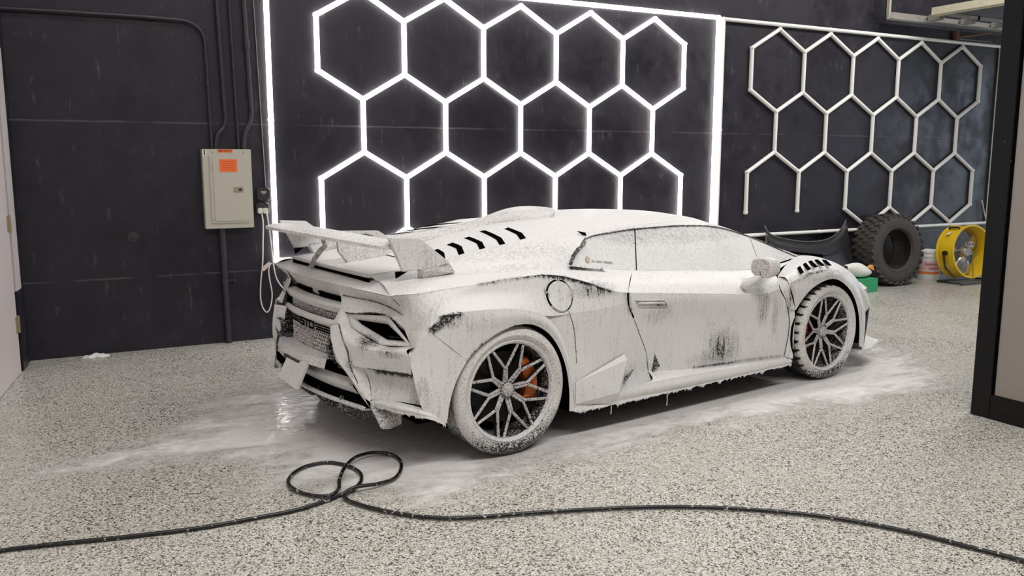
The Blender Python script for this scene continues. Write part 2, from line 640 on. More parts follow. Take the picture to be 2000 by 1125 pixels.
# ------------------------------------------------------------------ the car: control points in its own frame
# (x forward from the rear axle, y to the left, z up from the floor, metres)
PT = {
    'shoulder': [(-0.591, -0.780, 0.849), (-0.465, -0.840, 0.858), (-0.349, -0.880, 0.872), (-0.179, -0.905, 0.886), (0.017, -0.910, 0.898), (0.212, -0.905, 0.901), (0.346, -0.905, 0.882), (0.516, -0.910, 0.834), (0.660, -0.920, 0.784), (0.787, -0.920, 0.759)],
    'belt': [(-0.550, -0.580, 0.893), (-0.415, -0.630, 0.911), (-0.289, -0.670, 0.911), (-0.097, -0.710, 0.913), (0.168, -0.750, 0.906), (0.462, -0.780, 0.896), (0.671, -0.790, 0.876), (0.927, -0.800, 0.852)],
    'door_crease': [(0.787, -0.920, 0.759), (1.038, -0.920, 0.736), (1.289, -0.920, 0.711), (1.606, -0.915, 0.679), (1.820, -0.910, 0.656), (2.010, -0.900, 0.647), (2.131, -0.900, 0.660)],
    'door_belt': [(0.927, -0.800, 0.852), (1.154, -0.800, 0.832), (1.412, -0.800, 0.813), (1.738, -0.795, 0.788), (2.013, -0.790, 0.766), (2.129, -0.800, 0.749), (2.172, -0.840, 0.733)],
    'door_rear': [(0.927, -0.800, 0.852), (0.787, -0.920, 0.759), (0.793, -0.920, 0.707), (0.843, -0.910, 0.614), (0.906, -0.900, 0.503), (0.967, -0.890, 0.390), (0.996, -0.880, 0.278)],
    'door_front': [(2.172, -0.840, 0.733), (2.131, -0.900, 0.660), (2.181, -0.910, 0.580), (2.221, -0.910, 0.468), (2.224, -0.910, 0.365), (2.201, -0.900, 0.205)],
    'door_bottom': [(0.996, -0.880, 0.278), (1.254, -0.890, 0.252), (1.567, -0.890, 0.234), (1.902, -0.890, 0.217), (2.201, -0.900, 0.205)],
    'sill_top': [(0.686, -0.960, 0.224), (0.945, -0.960, 0.228), (1.488, -0.960, 0.221), (2.008, -0.950, 0.207), (2.218, -0.940, 0.197)],
    'sill_bottom': [(0.360, -0.950, 0.167), (0.648, -0.950, 0.158), (0.881, -0.950, 0.158), (1.321, -0.945, 0.160), (1.690, -0.940, 0.161), (2.234, -0.930, 0.162)],
    'cover_edge': [(-0.245, -0.605, 0.945), (-0.170, -0.600, 0.960), (0.050, -0.580, 1.003), (0.262, -0.560, 1.036), (0.479, -0.550, 1.069), (0.625, -0.550, 1.089)],
    'glass_bottom': [(0.480, -0.770, 0.918), (0.703, -0.775, 0.886), (0.981, -0.780, 0.855), (1.432, -0.780, 0.821), (1.809, -0.775, 0.790), (2.099, -0.765, 0.784), (2.578, -0.670, 0.815)],
    'glass_top': [(0.541, -0.730, 0.961), (0.737, -0.620, 1.038), (0.937, -0.590, 1.059), (1.159, -0.570, 1.071), (1.601, -0.550, 1.070), (1.907, -0.550, 1.046), (2.200, -0.580, 0.970), (2.591, -0.660, 0.820)],
    'roof_edge': [(0.625, -0.550, 1.089), (0.753, -0.550, 1.080), (1.196, -0.530, 1.092), (1.706, -0.520, 1.089), (1.875, -0.520, 1.073), (2.115, -0.550, 1.006), (2.370, -0.600, 0.913), (2.630, -0.660, 0.825)],
    'rear_flare': [(-0.466, -0.930, 0.690), (-0.455, -0.935, 0.712), (-0.397, -0.950, 0.761), (-0.236, -0.965, 0.772), (-0.130, -0.965, 0.768), (0.016, -0.965, 0.754), (0.172, -0.960, 0.703), (0.259, -0.955, 0.629), (0.325, -0.950, 0.512), (0.378, -0.950, 0.340), (0.395, -0.950, 0.167)],
    'rear_lip': [(-0.393, -0.955, 0.240), (-0.374, -0.960, 0.354), (-0.339, -0.965, 0.450), (-0.287, -0.970, 0.532), (-0.209, -0.975, 0.598), (-0.104, -0.975, 0.648), (0.003, -0.975, 0.674), (0.101, -0.970, 0.665), (0.202, -0.965, 0.611), (0.279, -0.960, 0.520), (0.332, -0.955, 0.403), (0.358, -0.950, 0.274), (0.360, -0.950, 0.167)],
    'bumper_seam': [(-0.409, -0.950, 0.242), (-0.503, -0.940, 0.306), (-0.546, -0.910, 0.484), (-0.552, -0.900, 0.566), (-0.524, -0.910, 0.623), (-0.466, -0.930, 0.690)],
    'front_lip': [(2.246, -0.940, 0.517), (2.326, -0.950, 0.605), (2.417, -0.955, 0.662), (2.592, -0.955, 0.696), (2.703, -0.955, 0.670), (2.829, -0.950, 0.591), (2.905, -0.945, 0.505), (2.962, -0.940, 0.383), (2.982, -0.940, 0.182)],
    'front_flare': [(2.170, -0.935, 0.697), (2.367, -0.935, 0.749), (2.532, -0.930, 0.763), (2.716, -0.930, 0.736), (2.892, -0.920, 0.650), (3.016, -0.910, 0.537), (3.095, -0.900, 0.410), (3.070, -0.920, 0.168)],
    'fender_top': [(2.172, -0.840, 0.733), (2.388, -0.760, 0.804), (2.576, -0.700, 0.828), (2.732, -0.720, 0.817), (2.867, -0.760, 0.776), (3.008, -0.800, 0.700), (3.088, -0.830, 0.613), (3.165, -0.850, 0.538), (3.209, -0.860, 0.460)],
    'fender_rear': [(2.170, -0.935, 0.697), (2.183, -0.935, 0.539), (2.246, -0.940, 0.517)],
    'blade': [(0.402, -0.955, 0.318), (0.734, -0.955, 0.406), (0.859, -0.900, 0.376), (0.663, -0.972, 0.230)],
    'side_fin': [(-0.562, -0.720, 1.113), (-0.409, -0.720, 1.105), (-0.208, -0.660, 0.966), (-0.482, -0.700, 0.949)],
    'fin_base': [(-0.224, -0.030, 0.925), (0.021, -0.060, 1.007), (0.131, -0.060, 1.046), (0.315, -0.060, 1.083), (0.485, -0.080, 1.110)],
    'ctr_fin': [(-0.517, -0.000, 1.096), (-0.269, -0.000, 1.087), (-0.210, -0.000, 1.044), (0.005, -0.000, 1.072), (0.223, -0.000, 1.092), (0.397, -0.000, 1.118)],
    'fin_low': [(-0.518, -0.000, 0.993), (-0.424, -0.000, 0.879)],
    'scoop': [(0.669, -0.200, 1.085), (0.792, -0.150, 1.121), (0.926, -0.000, 1.160), (0.881, -0.000, 1.182), (0.701, -0.000, 1.177), (0.554, -0.000, 1.163)],
    'cap': [(0.221, -0.925, 0.797), (0.392, -0.925, 0.781), (0.307, -0.920, 0.866), (0.301, -0.930, 0.712)],
    'mirror': [(1.806, -1.000, 0.880), (1.867, -1.000, 0.892), (1.952, -1.000, 0.864), (1.959, -1.000, 0.774), (1.836, -1.000, 0.790)],
    'handle': [(0.842, -0.920, 0.711), (1.064, -0.920, 0.693), (1.090, -0.920, 0.658), (0.866, -0.920, 0.677)],
    'lip': [(-0.700, 0.032, 0.865), (-0.692, -0.204, 0.866), (-0.680, -0.333, 0.862), (-0.646, -0.550, 0.859), (-0.604, -0.731, 0.846), (-0.591, -0.780, 0.849)],
    'under': [(-0.634, 0.279, 0.768), (-0.633, -0.293, 0.757)],
    'light_in': [(-0.633, -0.476, 0.692), (-0.562, -0.666, 0.691), (-0.516, -0.762, 0.618), (-0.564, -0.661, 0.614), (-0.624, -0.504, 0.672)],
    'light_out': [(-0.658, -0.435, 0.719), (-0.562, -0.692, 0.737), (-0.502, -0.813, 0.600), (-0.581, -0.650, 0.588), (-0.652, -0.455, 0.656)],
    'corner_seam': [(-0.649, -0.378, 0.807), (-0.568, -0.629, 0.792), (-0.532, -0.714, 0.768)],
    'corner_pt': [(-0.515, -0.778, 0.673)],
    'pillar_in': [(-0.728, -0.358, 0.660), (-0.727, -0.361, 0.544), (-0.717, -0.415, 0.484), (-0.707, -0.460, 0.460), (-0.690, -0.529, 0.404), (-0.671, -0.596, 0.338), (-0.652, -0.657, 0.288)],
    'pillar_out': [(-0.709, -0.450, 0.678), (-0.702, -0.483, 0.599), (-0.694, -0.515, 0.542), (-0.690, -0.528, 0.482), (-0.675, -0.584, 0.398), (-0.652, -0.658, 0.319)],
    'shelf': [(-0.693, -0.519, 0.548), (-0.634, -0.709, 0.568), (-0.579, -0.850, 0.580), (-0.555, -0.905, 0.568)],
    'low_top': [(-0.620, -0.565, 0.451), (-0.597, -0.643, 0.464), (-0.518, -0.853, 0.471)],
    'low_lip': [(-0.652, -0.658, 0.319), (-0.590, -0.824, 0.320), (-0.522, -0.975, 0.318)],
    'end_blade': [(-0.654, -0.655, 0.288), (-0.629, -0.745, 0.211), (-0.594, -0.854, 0.236), (-0.604, -0.824, 0.310)],
}

# ------------------------------------------------------------------ car materials
# spots where the foam has run off: (x, |y|, z), radii, amount
BARE = []


BLINE = []


def bare_at(p):
    s = 0.0
    ap = Vector((p.x, -abs(p.y), p.z))
    for (pts, r, k) in BLINE:
        if min(q.x for q in pts) - r > ap.x or max(q.x for q in pts) + r < ap.x:
            continue
        for a, b in zip(pts, pts[1:]):
            ab = b - a
            u = max(0.0, min(1.0, (ap - a).dot(ab) / ab.length_squared))
            q = a + ab * u
            d = (ap - q).length / (r if ap.z <= q.z + .004 else r * .35)
            if d < 1:
                s = max(s, k * (1 - d) ** .6)
    for (c, r, k, side) in BARE:
        if side and p.y * side < 0:
            continue
        dx, dz = (p.x - c[0]) / r[0], (p.z - c[2]) / r[2]
        dy = (abs(p.y) - c[1]) / r[1]
        d = dx * dx + dy * dy + dz * dz
        if d < 1:
            s = max(s, k * (1 - d) ** 0.7)
    return s


def m_foam(name, wear=0.0, tint=(1, 1, 1), streak=1.0):
    t = NT(name)
    c = t.coord('Object')
    low = t.noise(c, 2.6, 3, 0.55)
    st = t.noise(t.mapping(c, (62, 62, 4.5)), 1.0, 3, 0.6)
    bub = t.noise(c, 120, 2, 0.6)
    cell = t.voronoi(c, 70)
    bare = t.attr('bare')
    m = t.math('ADD', t.math('MULTIPLY', st, 0.50 * streak), t.math('MULTIPLY', bub, 1.0 - 0.50 * streak))
    v = t.math('ADD', m, t.math('MULTIPLY', t.math('ADD', bare, wear), 0.52))
    v = t.math('ADD', v, t.math('MULTIPLY', t.math('SUBTRACT', low, 0.5), 0.22))
    mask = t.maprange(v, 0.735, 0.83)
    thin = t.maprange(v, 0.49, 0.76)
    thick = tuple(a * b for a, b in zip((0.735, 0.725, 0.718), tint))
    thinc = tuple(a * b for a, b in zip((0.48, 0.465, 0.46), tint))
    col = t.mix(thin, thick, thinc)
    col = t.mix(t.math('MULTIPLY', t.maprange(bub, 0.54, 0.68), t.maprange(low, .42, .64, .03, .26)), col, (0.36, 0.355, 0.35))
    col = t.mix(mask, col, (0.012, 0.016, 0.015))
    t.set(color=col, rough=t.maprange(mask, 0, 1, 0.46, 0.28, False), spec=0.45)
    h = t.math('SUBTRACT', t.math('ADD', t.math('MULTIPLY', bub, 0.6), t.math('MULTIPLY', cell, 0.35)), t.math('MULTIPLY', mask, 0.8))
    t.bump(h, 0.15, 0.005)
    return t.m


M['foam'] = m_foam('washing_foam', 0.0)
M['foam_glass'] = m_foam('thin_foam_on_glass', 0.05, (0.80, 0.81, 0.81))
M['foam_speck'] = m_foam('speckled_foam', 0.16, streak=0.35)
M['foam_worn'] = m_foam('worn_foam', 0.36, (0.93, 0.91, 0.91), 0.4)
M['foam_bare'] = m_foam('foam_rests_on_black', 0.62, (0.85, 0.83, 0.83), 0.3)
_g = NT('opening_and_shadow_black')
_g.set(color=_g.mix(_g.noise(_g.coord(), 20), (.002, .002, .002), (.004, .004, .004)), rough=.8, spec=0.0)
M['gap'] = _g.m
M['rubber'] = flat('tyre_rubber', (0.018, 0.018, 0.019), 0.6)
M['darkmetal'] = flat('dark_metal', (0.05, 0.05, 0.052), 0.35, 0.7)
M['disc'] = flat('brake_disc_metal', (0.018, 0.018, 0.019), 0.5, 0.3)
M['caliper'] = flat('orange_caliper_paint', (0.62, 0.13, 0.015), 0.35, var=0.25, scale=60)

car = empty('sports_car', (-0.12, -2.55, 0), math.radians(7.25))
tagset(car, 'low dark supercar covered in white washing foam with big rear wing', 'car')


def finish(o, solid=0.0, outward=True):
    """orient a panel outward, store where its foam has run off, give it sheet thickness"""
    me = o.data
    if outward is not None:
        s = 0.0
        for p in me.polygons:
            c = p.center
            ref = Vector((c.x, 0, min(c.z, 0.45))) if outward is True else Vector(outward)
            if outward is True:
                ref.x = min(max(c.x, 0.1), 2.7)
            s += p.normal.dot(c - ref) * p.area
        if s < 0:
            me.flip_normals()
    at = me.attributes.new('bare', 'FLOAT', 'POINT')
    at.data.foreach_set('value', [bare_at(v.co) for v in me.vertices])
    if solid:
        m = o.modifiers.new('thickness', 'SOLIDIFY')
        m.thickness = solid
        m.offset = -1
    return o


from mathutils.bvhtree import BVHTree


def drape(objs, pts, out=.003):
    """project points sideways (along y) onto right-hand panels"""
    vs, fs = [], []
    for o in objs:
        k = len(vs)
        vs += [v.co.copy() for v in o.data.vertices]
        fs += [[i + k for i in pg.vertices] for pg in o.data.polygons]
    t = BVHTree.FromPolygons(vs, fs)
    res = []
    for q in pts:
        h = t.ray_cast(Vector((q[0], -2.0, q[2])), Vector((0, 1, 0)))[0]
        res.append(Vector((q[0], (h.y if h else q[1]) - out, q[2])))
    return res


def mir(pts):
    return [(p[0], -p[1], p[2]) for p in pts]


def panel(name, rows, nu, nv, mat='foam', parent=None, solid=0.0, both=True, outward=True, label=None, lin=False):
    """one panel on the right side and its mirror on the left"""
    res = []
    for side in ((1, -1) if both else (1,)):
        rr = rows if side == 1 else [mir(r) for r in rows]
        v, f = grid(rr, nu, nv, lin)
        o = mesh_obj(name, v, f, M[mat], None, True)
        if lin:
            sharp(o.data, 14)
        o.parent = (parent[0 if side == 1 else 1] if isinstance(parent, (list, tuple)) else parent) or car
        finish(o, solid, outward)
        if label:
            o['label'] = label
        res.append(o)
    return res


def full(half):
    """half row from the right edge to the centreline -> full-width row"""
    return list(half) + [(p[0], -p[1], p[2]) for p in reversed(half) if abs(p[1]) > 1e-4]


def seam(parent, pts, r=0.0035, n=30, mat='gap', name='seam', both=True, off=0.0):
    for side in ((1, -1) if both else (1,)):
        pp = pts if side == 1 else mir(pts)
        pr = parent[0 if side == 1 else 1] if isinstance(parent, (list, tuple)) else parent
        MB().tube(catmull(pp, n), r, 6).build(name, M[mat], pr)


# bare streaks: under the shoulder line, by the fuel cap, under the mirror, low on the door
BARE += [
    ((0.56, .915, 0.80), (0.20, .06, 0.055), 0.46, 0),
    ((-0.34, .945, 0.728), (0.10, .06, 0.045), 0.48, 0), ((-0.22, .96, 0.71), (0.18, .06, 0.06), 0.25, 0),
    ((1.62, .90, 0.335), (0.17, .08, 0.14), 0.50, 0), ((1.50, .90, 0.29), (0.22, .08, 0.07), 0.42, 0),
    ((1.96, .91, 0.60), (0.085, .08, 0.19), 0.44, 0), ((2.08, .91, 0.50), (0.03, .08, 0.17), 0.46, 0),
    ((1.04, .92, 0.61), (0.13, .06, 0.08), 0.26, 0), ((2.05, .91, 0.60), (0.16, .08, 0.20), 0.20, 0),
    ((1.10, .60, 1.03), (0.30, .12, 0.07), 0.36, 0), ((1.60, .60, 1.03), (0.65, .14, 0.08), 0.30, 0),
    ((-0.63, .60, 0.60), (0.06, .08, 0.05), 0.55, 0), ((-0.58, .77, 0.572), (0.10, .10, 0.028), 0.42, 0),
    ((-0.50, .88, 0.38), (0.06, .09, 0.12), 0.40, 0),
    ((-0.69, .52, 0.44), (0.03, .04, 0.10), 0.45, 0),
    ((2.20, .93, 0.62), (0.03, .05, 0.12), 0.5, 0), ((2.55, .94, 0.715), (0.36, .06, 0.05), 0.26, 0),
    ((0.20, .60, 0.99), (0.60, .14, 0.06), 0.20, 0), ((0.1, .72, 0.915), (0.6, .06, 0.03), 0.20, 0),
    ((-0.40, .715, 0.975), (0.20, .06, 0.018), 0.50, 0),
]


def bl(pts, r, k):
    BLINE.append(([Vector(q) for q in pts], r, k))


bl(PT['shoulder'][3:6], .018, .62)
bl(PT['shoulder'][5:9], .026, .78)
bl([(-.452, -.936, .705), (-.40, -.952, .757), (-.33, -.96, .768)], .035, .95)
bl([(.50, -.775, .905), (.60, -.783, .893), (.72, -.788, .880)], .022, .95)
bl([(1.36, -.89, .252), (1.62, -.89, .240), (1.72, -.89, .234)], .022, .66)
bl([(1.72, -.89, .240), (2.15, -.90, .218)], .030, .42)
bl([(.785, -.92, .757), (.795, -.92, .70), (.81, -.915, .66)], .030, .55)
bl([(-.640, -.650, .478), (-.60, -.745, .480), (-.548, -.868, .482)], .022, .98)
bl([(2.20, -.94, .70), (2.367, -.94, .747), (2.53, -.935, .758)], .020, .60)
bl([(-.60, -.645, .468), (-.55, -.75, .472), (-.514, -.845, .474)], .032, .85)
bl(PT['glass_top'][2:5], .030, .55)
bl(PT['glass_top'][4:6], .018, .50)
bl(PT['rear_lip'][3:7], .010, .6)
bl([(.205, -.93, .845), (.222, -.93, .80), (.235, -.935, .74)], .012, .55)
bl([(.375, -.925, .75), (.392, -.925, .80)], .014, .7)

# ------------------------------------------------------------------ flanks
PT['rear_flare'] = [(x, y - .014 * max(0, min(1, (z - .35) / .3)) * max(0, min(1, (x + .46) / .12)), z) for x, y, z in PT['rear_flare']]
quarter = panel('rear_quarter_panel', [PT['shoulder'][2:], [(-.43, -.905, .80), (-.30, -.918, .825), (-.1, -.930, .832), (.12, -.930, .825), (.35, -.922, .79), (.58, -.920, .755), (.79, -.920, .735)],
                                       PT['rear_flare'][:7] + [(.40, -.944, .69), (.60, -.932, .69), (.793, -.92, .707)]], 90, 26)
flare = panel('wheel_arch_flare', [PT['rear_flare'], [tuple(Vector(a).lerp(Vector(b), .5) + Vector((0, -.010, 0))) for a, b in zip(catmull(PT['rear_flare'], 12), catmull(PT['rear_lip'][3:], 12))], PT['rear_lip'][3:]], 80, 14, parent=quarter)
panel('lower_quarter', [PT['bumper_seam'], [tuple(Vector(a).lerp(Vector(b), .5) + Vector((0, -.006, 0))) for a, b in zip(catmull(PT['bumper_seam'], 8), catmull(PT['rear_lip'][:4], 8))], PT['rear_lip'][:4]], 30, 12, parent=quarter)
sidep = panel('side_panel', [[(.172, -.96, .703), (.40, -.944, .69), (.60, -.932, .69), (.793, -.92, .707)], [(.259, -.955, .629), (.55, -.932, .62), (.843, -.91, .614)],
                     [(.325, -.95, .512), (.6, -.922, .51), (.906, -.90, .503)], [(.378, -.95, .34), (.65, -.915, .39), (.967, -.89, .39)],
                     [(.39, -.95, .25), (.65, -.922, .26), (.99, -.885, .28)], [(.395, -.95, .167), (.648, -.95, .16), (1.02, -.95, .158)]], 40, 40, parent=quarter)
panel('fender_top', [PT['belt'], [tuple(Vector(a).lerp(Vector(b), .5) + Vector((0, 0, .012))) for a, b in zip(catmull(PT['belt'], 10), catmull(PT['shoulder'], 10))], PT['shoulder']], 80, 14, parent=quarter)
# fuel cap
ringp = [(.303 + .086 * math.cos(a), -.93, .788 + .080 * math.sin(a) - .006 * math.cos(a)) for a in [2 * PI * i / 40 for i in range(40)]]
ringp = drape([quarter[0], sidep[0], flare[0]], ringp, .003)
cenp = drape([quarter[0], sidep[0]], [(.303, -.93, .788)], .008)[0]
for side in (0, 1):
    sg = Vector((1, -1 if side else 1, 1))
    ring = [q * sg for q in ringp]
    cen = cenp * sg
    inn = [q.lerp(cen, .06) for q in ring]
    out_ = Vector((0, (.004 if side else -.004), 0))
    cap = MB().add([cen] + [q.lerp(cen, .5) + out_ for q in inn] + [q + out_ for q in inn] + inn,
                   [(0, 1 + i, 1 + (i + 1) % 40) for i in range(40)] + [(1 + i, 41 + i, 41 + (i + 1) % 40, 1 + (i + 1) % 40) for i in range(40)] + [(41 + i, 81 + i, 81 + (i + 1) % 40, 41 + (i + 1) % 40) for i in range(40)])
    o = cap.build('fuel_cap', M['foam'], quarter[side], smooth='auto')
    finish(o, 0, None)
    for a0, a1, mt_ in ((0, 40, 'foam_worn'), (11, 18, 'gap'), (19, 24, 'gap'), (33, 39, 'gap'), (6, 9, 'gap')):
        MB().tube([ring[i % 40] for i in range(a0, a1 + 1)], .0032 if mt_ == 'foam_worn' else .0042, 6).build('cap_seam', M[mt_], quarter[side])
# vent opening at the back of the flare
vent = [(-.455, -.936, .690), (-.452, -.938, .708), (-.40, -.952, .752), (-.375, -.956, .752), (-.385, -.955, .735), (-.43, -.945, .70)]
for side in (0, 1):
    pp = drape([quarter[0], flare[0]], vent, .002)
    pp = [Vector(p) if not side else Vector((p[0], -p[1], p[2])) for p in pp]
    MB().prism(pp, (0, (-.008 if not side else .008), 0)).build('side_vent', M['foam_bare'], quarter[side])

sq = drape([quarter[0], sidep[0]], [(.352, -.95, .70), (.385, -.95, .62), (.405, -.95, .50), (.41, -.95, .42)], .001)
seam(quarter, [tuple(q) for q in sq], .0022, 20, 'foam_bare')
door = panel('door', [PT['door_crease'], [(.793, -.925, .70), (1.2, -.924, .68), (1.7, -.918, .63), (2.02, -.908, .60), (2.175, -.91, .59)],
                      [(.875, -.905, .56), (1.3, -.90, .54), (1.7, -.898, .50), (2.22, -.91, .468)],
                      [(.94, -.895, .44), (1.3, -.89, .42), (1.7, -.89, .38), (2.224, -.91, .365)], PT['door_bottom']], 110, 60)
panel('door_shoulder', [PT['door_belt'], [tuple(Vector(a).lerp(Vector(b), .5) + Vector((0, -.006, .006))) for a, b in zip(catmull(PT['door_belt'], 12), catmull(PT['door_crease'], 12))], PT['door_crease']], 80, 10, parent=door)
seam(door, PT['door_rear'][1:4], .006, 20, 'gap')
seam(door, PT['door_rear'][3:], .0028, 30, 'foam_bare')
seam(door, PT['door_front'], .003, 40, 'gap')
# door handle: a raised frame around a recessed grip
H = [Vector(p) for p in [(.842, -.928, .711), (1.064, -.928, .693), (1.09, -.926, .658), (.866, -.926, .677)]]
for side in (0, 1):
    s_ = Vector((1, -1 if side else 1, 1))
    q = [h * s_ for h in H]
    b = MB().tube(q, .0045, 8, closed=True)
    mid = [q[0].lerp(q[3], .5), q[1].lerp(q[2], .5)]
    b.tube([mid[0].lerp(mid[1], .06), mid[0].lerp(mid[1], .94)], .009, 8)
    finish(b.build('door_handle', M['foam_speck'], door[side], smooth=True), 0, None)
    MB().tube([mid[0].lerp(mid[1], .72) + Vector((0, 0, .008)), mid[0].lerp(mid[1], .73) + Vector((0, 0, -.012))], .0065, 6).build('key_slot', M['gap'], door[side])
# sill and the side blade
sill = panel('side_sill', [PT['door_bottom'], [(.98, -.935, .245), (1.30, -.945, .236), (1.7, -.945, .222), (2.2, -.935, .20)], [(.72, -.965, .226)] + PT['sill_top'][1:], [(.62, -.965, .195), (1.2, -.97, .188), (2.23, -.945, .178)], PT['sill_bottom'][1:]], 70, 22)
panel('sill_end', [[(2.201, -.90, .205), (2.225, -.912, .365), (2.222, -.912, .468), (2.19, -.92, .56)], [(2.255, -.93, .19), (2.262, -.925, .36), (2.255, -.93, .47), (2.24, -.935, .53)]], 16, 4, parent=sill)
B = [Vector(p) for p in PT['blade']]
for side in (0, 1):
    s_ = Vector((1, -1 if side else 1, 1))
    # outward-leaning blade: face, bright top facet, dark back
    pts8 = [(.402, -.951, .318), (.728, -.992, .404), (.660, -1.000, .232), (.40, -.953, .200), (.64, -.962, .164), (.775, -.915, .415), (.80, -.900, .30), (.76, -.925, .215)]
    v = [Vector(q) * s_ for q in pts8]
    o = mesh_obj('air_blade', v, [(0, 1, 2), (0, 2, 3), (3, 2, 4), (0, 5, 1), (1, 5, 6), (1, 6, 2), (2, 6, 7), (2, 7, 4)], M['foam'], sill[side])
    finish(o, 0, None)
    bm = bmesh.new()
    bm.from_mesh(o.data)
    bmesh.ops.subdivide_edges(bm, edges=bm.edges[:], cuts=3, use_grid_fill=True)
    bmesh.ops.recalc_face_normals(bm, faces=bm.faces)
    bm.to_mesh(o.data)
    bm.free()
    o2 = MB().prism([p * s_ for p in [Vector((.745, -.925, .275)), Vector((.86, -.900, .315)), Vector((.83, -.905, .285)), Vector((.755, -.935, .255))]], (0, -.004 * (-1 if side else 1), 0)).build('intake', M['foam_bare'], sill[side])
    o3 = MB().prism([p * s_ for p in [Vector((1.035, -.884, .375)), Vector((1.075, -.888, .30)), Vector((1.02, -.886, .275))]], (0, -.008 * (-1 if side else 1), 0)).build('sill_notch', M['foam_bare'], sill[side])

# ------------------------------------------------------------------ glasshouse
GB, GT = PT['glass_bottom'], PT['glass_top']
qw = panel('quarter_window', [GB[:3], GT[:4]], 30, 14, mat='foam_glass')
dw = panel('door_window', [GB[2:6], GT[3:7]], 60, 16, mat='foam_glass')
vw = panel('vent_window', [[GB[5], GB[6]], [GT[6], GT[7]]], 20, 8, mat='foam_glass')
seam(dw, [GB[2], GT[3]], .0035, 12, 'gap')
seam(vw, [GB[5], GT[6]], .003, 12, 'foam_bare')
seam(dw, [tuple(Vector(p) + Vector((0, -.004, .002))) for p in GT[3:]], .0032, 40, 'foam_bare')
seam(qw, [tuple(Vector(p) + Vector((0, -.004, .002))) for p in GT[:4]], .004, 30, 'foam_bare')
seam(qw, [(.50, -.775, .925), (.56, -.735, .968), (.70, -.655, 1.022)], .010, 14, 'foam_bare', 'window_frame')
bt = panel('belt_trim', [GB[:6] + [(2.39, -.745, .806), (2.585, -.69, .824)], PT['belt'][5:] + PT['door_belt'][1:5] + [(2.20, -.80, .768), (2.388, -.765, .803), (2.585, -.70, .827)]], 70, 4)
rail = panel('roof_rail', [PT['roof_edge'], [(.72, -.60, 1.055)] + GT[1:]], 60, 6)
roof = panel('roof', [full([PT['roof_edge'][0], (.62, -.28, 1.112), (.60, 0, 1.122)]), full([PT['roof_edge'][1], (.80, -.28, 1.128), (.82, 0, 1.142)]), full([PT['roof_edge'][2], (1.21, -.28, 1.142), (1.22, 0, 1.157)]),
                      full([(1.45, -.524, 1.094), (1.50, -.28, 1.136), (1.52, 0, 1.150)]), full([PT['roof_edge'][3], (1.76, -.28, 1.120), (1.78, 0, 1.133)]), full([PT['roof_edge'][4], (1.93, -.28, 1.098), (1.95, 0, 1.108)])], 40, 44, both=False)[0]
panel('windshield', [full([PT['roof_edge'][4], (1.93, -.28, 1.098), (1.95, 0, 1.108)]), full([PT['roof_edge'][5], (2.21, -.28, 1.02), (2.26, 0, 1.03)]), full([PT['roof_edge'][6], (2.50, -.28, .92), (2.56, 0, .925)]), full([PT['roof_edge'][7], (2.76, -.3, .825), (2.84, 0, .82)])], 40, 24, both=False)

# ------------------------------------------------------------------ engine cover, fin, roof scoop
CE = PT['cover_edge']
flank = panel('upper_flank', [CE + [(.74, -.612, 1.050)], [(-.27, -.64, .925), (.0, -.655, .952), (.30, -.665, .985), (.55, -.675, 1.012), (.66, -.665, 1.018)], PT['belt'][2:6] + [(.50, -.775, .915)]], 70, 18)
cover = panel('engine_cover', [full([(-.245, -.605, .945), (-.235, -.3, .950), (-.23, 0, .955)]), full([CE[1], (-.14, -.3, .968), (-.13, 0, .972)]), full([CE[2], (.07, -.3, 1.022), (.08, 0, 1.030)]),
                               full([CE[3], (.27, -.3, 1.058), (.28, 0, 1.068)]), full([CE[4], (.47, -.3, 1.092), (.47, 0, 1.102)]), full([CE[5], (.62, -.28, 1.112), (.60, 0, 1.122)])], 50, 40, both=False)[0]
fin = MB()
fl = [(-.517, 1.096), (-.269, 1.087), (-.205, 1.046), (.0, 1.072), (.223, 1.092), (.397, 1.118), (.58, 1.165), (.62, 1.10), (.30, 1.05), (.0, .98), (-.22, .93), (-.424, .885), (-.505, .985)]
n = len(fl)
hw = [.010, .012, .012, .014, .016, .02, .05, .06, .05, .045, .03, .02, .012]
v = [(x, -h, z) for (x, z), h in zip(fl, hw)] + [(x, h, z) for (x, z), h in zip(fl, hw)]
f = [tuple(range(n)), tuple(range(2 * n - 1, n - 1, -1))] + [(i, (i + 1) % n, n + (i + 1) % n, n + i) for i in range(n)]
o = MB().add(v, f).build('shark_fin', M['foam_speck'], car, bevel=.003)
finish(o, 0, None)
finish(MB().prism([(-.40, -.013, 1.070), (-.345, -.013, 1.078), (-.30, -.013, 1.062), (-.315, -.013, 1.052), (-.35, -.013, 1.062), (-.38, -.013, 1.060)], (0, -.006, 0)).build('fin_mark', M['foam_bare'], o), 0, None)
# scoop: rounded hood with a dark mouth towards the front
rows = []
for x, w_, zb, zt in [(.36, .035, 1.06, 1.105), (.50, .06, 1.08, 1.142), (.62, .115, 1.09, 1.172), (.74, .18, 1.095, 1.186), (.84, .195, 1.105, 1.190), (.885, .195, 1.115, 1.184)]:
    rows.append([(x - .11 * 1.0 * (1 if x > .7 else .4) * 1.0, -w_ * 1.06, zb), (x - .05, -w_ * .98, zt - .035), (x - .01, -w_ * .72, zt - .006), (x + .02, 0, zt), (x - .01, w_ * .72, zt - .006), (x - .05, w_ * .98, zt - .035), (x - .11 * (1 if x > .7 else .4), w_ * 1.06, zb)])
sc_ = panel('roof_scoop', rows, 40, 24, both=False, solid=.014, mat='foam_speck')[0]
mouth = MB().add([Vector(p) * 0.985 + Vector((-.004, 0, .012)) for p in rows[-1]], [(0, 1, 2, 3, 4, 5, 6)])
finish(mouth.build('scoop_mouth', M['foam_bare'], sc_), 0, None)
